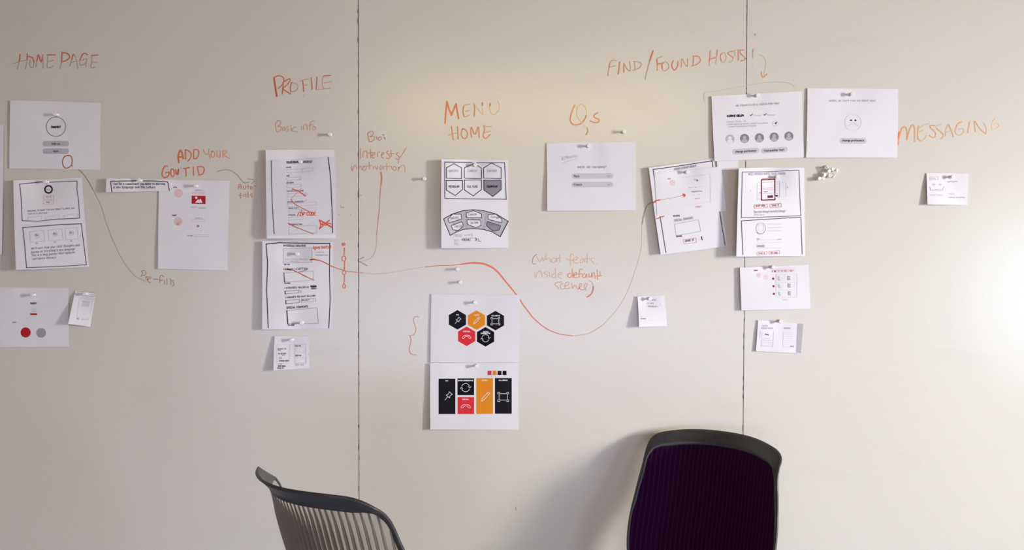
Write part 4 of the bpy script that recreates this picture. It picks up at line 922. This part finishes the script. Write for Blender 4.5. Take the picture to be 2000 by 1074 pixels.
p.path([(297,985),(400,975),(402,1005),(300,1015),(297,985)], .9, r5); p.text('SAVE IT', 315, 1003, 16, r7, .8, 68); p.path([(420,975),(525,968),(528,1000),(424,1008),(420,975)], .9, r5); p.text('SEE MORE', 436, 998, 16, r7, .8, 75)
p.done(); pin(1518.5, 345, 'white pushpin on the sheet with the dark red phone outline', h(1516, 345)+.0003)

# 18
o, p, h = sheet('paper_slip', [(1809.6,338),(1892,338.7),(1890,400.8),(1811.5,399.3)], (1,1.5,2,6), [(1859,345)], 'small paper slip with faint boxes below the word MESSAGING', wr=.6, pinr=22, extra=lambda u, v: 1.5*math.sin(u*6.3)*v)
p.z(1720, 210, 5.114); p.rect(492, 693, 578, 722, .8, k3); p.text('HOME', 500, 715, 16, k2, .8, 60); p.text('ab', 520, 775, 16, k3, .8, 28); p.text('ab', 582, 775, 16, k3, .8, 28); p.path([(492,790),(498,824),(620,824),(632,788)], 1.0, k5); p.path([(540,822),(600,826)], 1.1, k6)
p.text('notification', 668, 748, 16, k3, .8, 100, slope=-.03); p.text('reply', 680, 868, 16, k2, .8, 60); p.text('message to send you', 680, 902, 14, INK('b07a80', .5), .8, 165); p.text('text lines', 495, 880, 16, k2, .7, 130)
p.done(); pin(1861, 345, 'white pushpin on the small slip below MESSAGING', h(1859, 345)+.0003)

# 19
o, p, h = sheet('paper_sheet', [(1445,522.7),(1579.2,516.4),(1583,602.8),(1448.2,606.1)], (4,1.5,2,5), [(1508,522)], 'white sheet with red dots in a small table, crossing the right joint', wr=.45, pinr=30)
p.z(1420, 500, 5.37); p.text('babl', 285, 156, 13, INK('8a3040', .9), 1.1, 36); p.disc(330, 200, 26, INK('d98a9a', .45)); p.disc(405, 222, 30, INK('d98a9a', .3)); p.disc(405, 222, 14, INK('cf7080', .3)); p.disc(330, 200, 13, INK('cf7080', .35))
p.rrect(462, 140, 710, 172, INK('d98aa0', .35), skew=-8); p.disc(476, 159, 8, INK('8a3050')); p.disc(503, 158, 9, INK('a02840')); p.disc(540, 155, 5, INK('4a3048', .9)); p.disc(575, 155, 6, INK('8a5068', .9)); p.text('tt', 600, 163, 16, r7, 1.0, 26); p.text('mi', 662, 160, 14, r7, 1.0, 30)
for i, y in enumerate((237, 316, 396)):
    p.part('dot', 'dark red dot'); p.disc(484+i*4, y, 12, INK('96203a')); p.part('print')
    for dx, yy, wd in ((530, y-12, 24), (532, y+4, 22), (538, y+18, 26)): p.text('abc', dx+i*3, yy, 10, k4, .9, wd)
    for yy in (-16, 0, 14): p.text('01 a', 635+i*3, y+yy, 11, INK('6b4658', .6), 1.0, 30)
    p.text('-', 578, y+4, 12, k6, 1.0); p.text(':', 700+i*2, y+6, 12, k4, .9); p.path([(520,y+42),(735,y+38)], .6, k2)
p.rect(515, 195, 735, 430, .6, k2, skew=-5); p.text('<< o >>', 585, 465, 12, k3, .9, 55)
p.done(); pin(1510, 521.6, 'white pushpin on the sheet with red dots in a table', h(1508, 522)+.0003)

# 20
o, p, h = sheet('paper_slip', [(1480.5,625),(1569,632),(1564.3,690.3),(1476.4,685.8)], (1.5,1.5,2.5,3), [(1522,628)], 'small slip with pencil sketches and a grey right edge, lowest near the right joint', wr=.5, pinr=20)
p.z(1420, 500, 5.37).part('edge_strip', 'grey edge strip'); p.fill([(735,708),(800,711),(776,1020),(722,1012)], INK('8f8791', .7))  # flat grey fill along the right edge of the slip
p.part('pen_drawing'); p.text('CHATTING', 370, 740, 16, k3, .8, 60); p.text('MESSAGE SEND TO', 362, 764, 14, k4, .8, 120); p.stroke([(400,818),(435,828)], 2.0, k8)
for y, a, b in ((860, 380, 450), (880, 372, 465), (900, 368, 478), (918, 365, 480), (938, 362, 482)): p.path([(a,y),(b,y+5)], .8, k3)
p.path([(370,790),(360,945),(480,955),(490,790)], .6, k2); p.path([(350,780),(345,870)], .8, k3); p.text('SETTINGS', 598, 765, 16, k4, .9, 68); p.text('next', 665, 952, 16, k5, .9, 40); p.path([(590,800),(585,950),(700,955)], .7, k2)
for y in range(800, 920, 22): p.path([(610,y),(690,y+3)], .6, k2)
p.done(); pin(1524.5, 627.8, 'white pushpin on the small slip with a grey right edge', h(1522, 628)+.0003)

# 21
o, p, h = sheet('paper_slip', [(1245,578.7),(1297.8,576.8),(1302.7,636.8),(1248,638.7)], (3,1,1.5,9), [(1268,584)], 'small portrait slip with a faint note, left of the tilted sheet\'s foot', wr=.4, pinr=16)
p.z(1020, 480, 5.37).part('handwriting'); p.text('WHERE', 1345, 575, 14, k4, .9, 65); p.text('THE GAME', 1305, 610, 14, k3, .8, 80); p.text('- TRAVELS x', 1300, 642, 14, k5, .9, 130); p.disc(1253, 743, 4, k6); p.text('is about', 1243, 768, 12, k6, 1.0, 55); p.path([(1235,785),(1470,775)], .5, k2); p.path([(1440,600),(1470,640)], .6, k2)
p.done(); pin(1269.5, 583.4, 'white pushpin on the small portrait slip with a faint note', h(1268, 584)+.0003)

# ------------------------------------------------------------------ chairs
M_RIM = mat('charcoal_plastic', (0.046, 0.046, 0.050), rough=0.42, spec=0.45, nscale=300, noise_amt=0.2)
M_RIB = mat('grey_brown_plastic', (0.17, 0.15, 0.132), rough=0.5, spec=0.4)
M_CREAM = mat('cream_mesh_fabric', (0.80, 0.79, 0.70), rough=0.9, spec=0.1, nscale=500, noise_amt=0.12, transl=0.6)
M_CHROME = mat('brushed_metal', (0.5, 0.5, 0.52), rough=0.3, metallic=1.0)
def purple():
    m = mat('purple_ribbed_fabric', (0.020, 0.0008, 0.022), rough=0.85, spec=0.08, nscale=600, col2=(0.013, 0.0005, 0.015))
    nt = m.node_tree; N = nt.nodes; L = nt.links; p = N['Principled BSDF']; src = p.inputs['Base Color'].links[0].from_socket
    tc = [n for n in N if n.type == 'TEX_COORD'][0]; sp = N.new('ShaderNodeSeparateXYZ'); L.new(tc.outputs['Object'], sp.inputs[0])
    m1 = N.new('ShaderNodeMath'); m1.operation = 'MULTIPLY'; m1.inputs[1].default_value = 2*math.pi/RIBP; L.new(sp.outputs['X'], m1.inputs[0])
    m2 = N.new('ShaderNodeMath'); m2.operation = 'COSINE'; L.new(m1.outputs[0], m2.inputs[0])
    r = N.new('ShaderNodeMapRange'); r.inputs['From Min'].default_value = 0.80; r.inputs['From Max'].default_value = 1.0; L.new(m2.outputs[0], r.inputs['Value'])
    mx = N.new('ShaderNodeMix'); mx.data_type = 'RGBA'; mx.inputs['B'].default_value = (0.050, 0.005, 0.055, 1)  # lighter stripe at each rib: fabric sheen painted into the colour
    L.new(r.outputs[0], mx.inputs['Factor']); L.new(src, mx.inputs['A']); L.new(mx.outputs['Result'], p.inputs['Base Color'])
    p.inputs['Sheen Weight'].default_value = 0.06; p.inputs['Sheen Tint'].default_value = (0.6, 0.1, 0.7, 1)
    return m
RIBP = 0.0124
M_PURPLE = purple()
HALF = [(0,.95),(.075,.949),(.132,.944),(.168,.935),(.190,.917),(.201,.890),(.208,.84),(.217,.77),(.223,.69),(.216,.58),(.20,.51),(.17,.465),(.10,.447),(0,.442)]
CK = 2.3
def back_y(x, z):
    y = -0.215 - 0.17*(z-0.45) + CK*x*x
    y += 0.020*math.exp(-((z-0.62)/0.10)**2)
    t = max(0.0, (z-0.85)/0.10)
    return y - 0.012*t*t
def outline():
    a = [(x, z) for x, z in HALF]; b = [(-x, z) for x, z in HALF[::-1][1:-1]]
    pts = a+b+[a[0]]
    q = catmull(pts, 0.006)[:-1]
    return q
OUT = outline()
def inner_of(i, k=1.0):
    n = len(OUT); a = OUT[(i-1) % n]; b = OUT[(i+1) % n]; dx, dz = b[0]-a[0], b[1]-a[1]; l = math.hypot(dx, dz)
    nx, nz = -dz/l, dx/l
    # outward normal: away from centre
    if nx*OUT[i][0] + nz*(OUT[i][1]-0.69) < 0: nx, nz = -nx, -nz
    w = 0.0045 + 0.033*max(0.0, (nz-0.07)/0.93)**0.85
    return (OUT[i][0]-nx*w*k, OUT[i][1]-nz*w*k), w, nx, nz
def build_chair(label, rootloc, ang, pad_mat, pad_name, pad_label, bulge, dz, recline):
    ch = bpy.data.objects.new('office_chair', None); C.objects.link(ch); ch.location = rootloc; ch.rotation_euler = (0, 0, ang)
    tag(ch, label, 'chair')
    n = len(OUT); S = 8; vs = []; fs = []
    for i in range(n):
        (ix, iz), w, nx, nz = inner_of(i)
        for s in range(S+1):
            t = s/S; x = ix+(OUT[i][0]-ix)*t; z = iz+(OUT[i][1]-iz)*t
            nzp = max(0.0, min(1.0, nz)); amt = w*t**2.0*(0.12 + 2.5*nzp*(1-nzp) + 0.25*nzp)
            sl = 2*CK*x; ln = math.hypot(sl, 1.0)
            y = back_y(x, z) + 0.003*math.sin(math.pi*min(1, t*2.2))
            vs.append((x + amt*sl/ln, y - amt/ln, z + 0.25*amt*nzp))
    for i in range(n):
        j = (i+1) % n
        for s in range(S): fs.append((i*(S+1)+s, j*(S+1)+s, j*(S+1)+s+1, i*(S+1)+s+1))
    rim = mesh_from('back_frame', vs, fs, M_RIM, ch, sm=True)
    md = rim.modifiers.new('thickness', 'SOLIDIFY'); md.thickness = 0.006; md.offset = 0
    # pad
    vs, fs = [], []; R = 14; cx, cz = 0.0, 0.69
    for r in range(R+1):
        t = r/R
        for i in range(n):
            (ix, iz), w, _, _ = inner_of(i, 0.93)
            x = cx+(ix-cx)*t; z = cz+(iz-cz)*t
            vs.append((x, back_y(x, z)+0.003+bulge*(1-t**6), z))
    for r in range(R):
        for i in range(n):
            j = (i+1) % n; fs.append((r*n+i, r*n+j, (r+1)*n+j, (r+1)*n+i))
    pad = mesh_from(pad_name, vs, fs, pad_mat, ch, sm=True); pad['label'] = pad_label
    bm = bmesh.new(); bm.from_mesh(pad.data); bmesh.ops.remove_doubles(bm, verts=bm.verts, dist=0.0003); bm.to_mesh(pad.data); bm.free(); smooth(pad.data)
    # ribs
    def zr(x):
        zs = [inner_of(i)[0] for i in range(n)]
        hit = []
        for i in range(n):
            a, b = zs[i], zs[(i+1) % n]
            if (a[0]-x)*(b[0]-x) <= 0 and abs(a[0]-b[0]) > 1e-9: hit.append(a[1]+(b[1]-a[1])*(x-a[0])/(b[0]-a[0]))
        return (min(hit), max(hit)) if len(hit) >= 2 else None
    k = -17
    while k <= 17:
        x = k*RIBP; z_ = zr(x); k += 1
        if not z_ or z_[1]-z_[0] < 0.05: continue
        a, b = z_[0]-0.001, z_[1]+0.001; m_ = 16; vs, fs = [], []
        for i in range(m_+1):
            z = a+(b-a)*i/m_; slope = 2*CK*x
            nn = Vector((slope, -1, 0)).normalized()   # rearwards
            tt = Vector((1, slope, 0)).normalized()
            c = Vector((x, back_y(x, z)-0.0005, z))
            e_ = min(1.0, 0.15+min(i, m_-i)/2.5)
            for du, dn in ((-.0022, 0), (.0022, 0), (.0017, .0078), (-.0017, .0078)): vs.append(c+tt*du+nn*dn*e_)
        for i in range(m_):
            for e in range(4):
                f_ = (e+1) % 4; fs.append((i*4+e, i*4+f_, (i+1)*4+f_, (i+1)*4+e))
        fs.append((3, 2, 1, 0)); fs.append((m_*4, m_*4+1, m_*4+2, m_*4+3))
        mesh_from('rib', vs, fs, M_RIB, ch)
    # seat: rounded cushion on a shell
    def slab(name, z0, z1, grow, m, dish):
        vs, fs = [], []; Nn = 40; rings = [(0.0, z1), (0.5, z1), (0.85, z1), (0.97, z1-0.008), (1.0, (z0+z1)/2), (0.97, z0+0.004), (0.8, z0), (0.0, z0)]
        for r, z in rings:
            for i in range(Nn):
                a = 2*math.pi*i/Nn; c, s = math.cos(a), math.sin(a)
                x = (0.235+grow)*r*math.copysign(abs(c)**0.55, c); y = 0.03+(0.225+grow)*r*math.copysign(abs(s)**0.55, s)
                vs.append((x, y, z - dish*(1-min(1, abs(x)/0.2)**2)*(r < .99) - 0.04*max(0, (y-0.12)/0.13)**2))
        for j in range(len(rings)-1):
            for i in range(Nn):
                k_ = (i+1) % Nn; fs.append((j*Nn+i, j*Nn+k_, (j+1)*Nn+k_, (j+1)*Nn+i))
        return mesh_from(name, vs, fs, m, ch, sm=True)
    slab('seat', 0.415, 0.46, 0.0, pad_mat, 0.012); slab('seat_shell', 0.398, 0.416, 0.006, M_RIM, 0.0)
    # spine joining seat and back
    path = [Vector((0, -0.02, 0.385)), Vector((0, -0.16, 0.385)), Vector((0, -0.235, 0.41)), Vector((0, -0.245, 0.47)), Vector((0, -0.232, 0.56))]
    vs, fs = [], []
    for q in path:
        for dx, dd in ((-.035, -.007), (.035, -.007), (.035, .007), (-.035, .007)): vs.append(q+Vector((dx, dd if q.z > .4 else 0, dd if q.z <= .4 else 0)))
    for i in range(len(path)-1):
        for e in range(4): f_ = (e+1) % 4; fs.append((i*4+e, i*4+f_, (i+1)*4+f_, (i+1)*4+e))
    fs += [(3, 2, 1, 0), tuple(len(vs)-4+i for i in range(4))]
    mesh_from('back_support', vs, fs, M_RIM, ch)
    PV = Vector((0, -0.20, 0.45)); RM = Matrix.Translation(PV) @ Matrix.Rotation(recline, 4, 'X') @ Matrix.Translation(-PV)
    for c_ in ch.children:
        if c_.name.split('.')[0] in ('back_frame', pad_name, 'rib'): c_.matrix_basis = RM
        c_.location.z += dz
    lathe('gas_column', [(0.032, 0.10), (0.030, 0.25), (0.016, 0.252), (0.016, 0.38+dz), (0.06, 0.382+dz), (0.06, 0.398+dz)], 20, M_CHROME, ch, (0, 0, 0))
    lathe('hub', [(0.035, 0.075), (0.048, 0.08), (0.046, 0.115), (0.034, 0.125)], 20, M_RIM, ch)
    for i in range(5):
        a = 2*math.pi*i/5+0.3; u = Vector((math.cos(a), math.sin(a), 0)); v = Vector((-u.y, u.x, 0)); vs = []
        for d, w, h0, h1 in ((0.03, .026, .082, .115), (0.16, .020, .072, .096), (0.285, .014, .062, .078)):
            for s, z in ((-1, h0), (1, h0), (1, h1), (-1, h1)): vs.append(u*d+v*w*s+Vector((0, 0, z)))
        fs = []
        for j in range(2):
            for e in range(4): f_ = (e+1) % 4; fs.append((j*4+e, j*4+f_, (j+1)*4+f_, (j+1)*4+e))
        fs += [(3, 2, 1, 0), (8, 9, 10, 11)]
        mesh_from('base_arm', vs, fs, M_RIM, ch)
        for s in (-1, 1):
            c = lathe('caster', [(0.014, -0.008), (0.027, -0.007), (0.028, 0.0), (0.027, 0.007), (0.014, 0.008)], 18, M_RIM, ch, axis='X')
            c.location = u*0.275+v*0.014*s+Vector((0, 0, 0.0285)); c.rotation_euler = (0, 0, a+math.pi/2)
    return ch
def place(top_center, Fdir, recline=0.0):
    """floor origin so that the top centre of the back stands at top_center and the sitter faces Fdir"""
    Fd = Vector((Fdir[0], Fdir[1])).normalized(); off = back_y(0, 0.93) - 0.48*math.sin(recline)
    ang = math.atan2(-Fd.x, Fd.y)
    return (top_center[0]-Fd.x*off, top_center[1]-Fd.y*off, 0.0), ang
loc, ang = place((0.638, -0.115), (-0.60, -0.80))
build_chair('office chair with a dark purple ribbed back, beside the right joint', loc, ang, M_PURPLE, 'back_cushion', 'dark purple ribbed fabric pad', 0.010, -0.038, 0.0)
loc, ang = place((-0.464, -0.925), (0.675, 0.738), 0.10)
build_chair('office chair seen from behind with a slatted back, under the left joint', loc, ang, M_CREAM, 'back_fabric', 'thin cream mesh behind the ribs', 0.002, 0.047, 0.10)
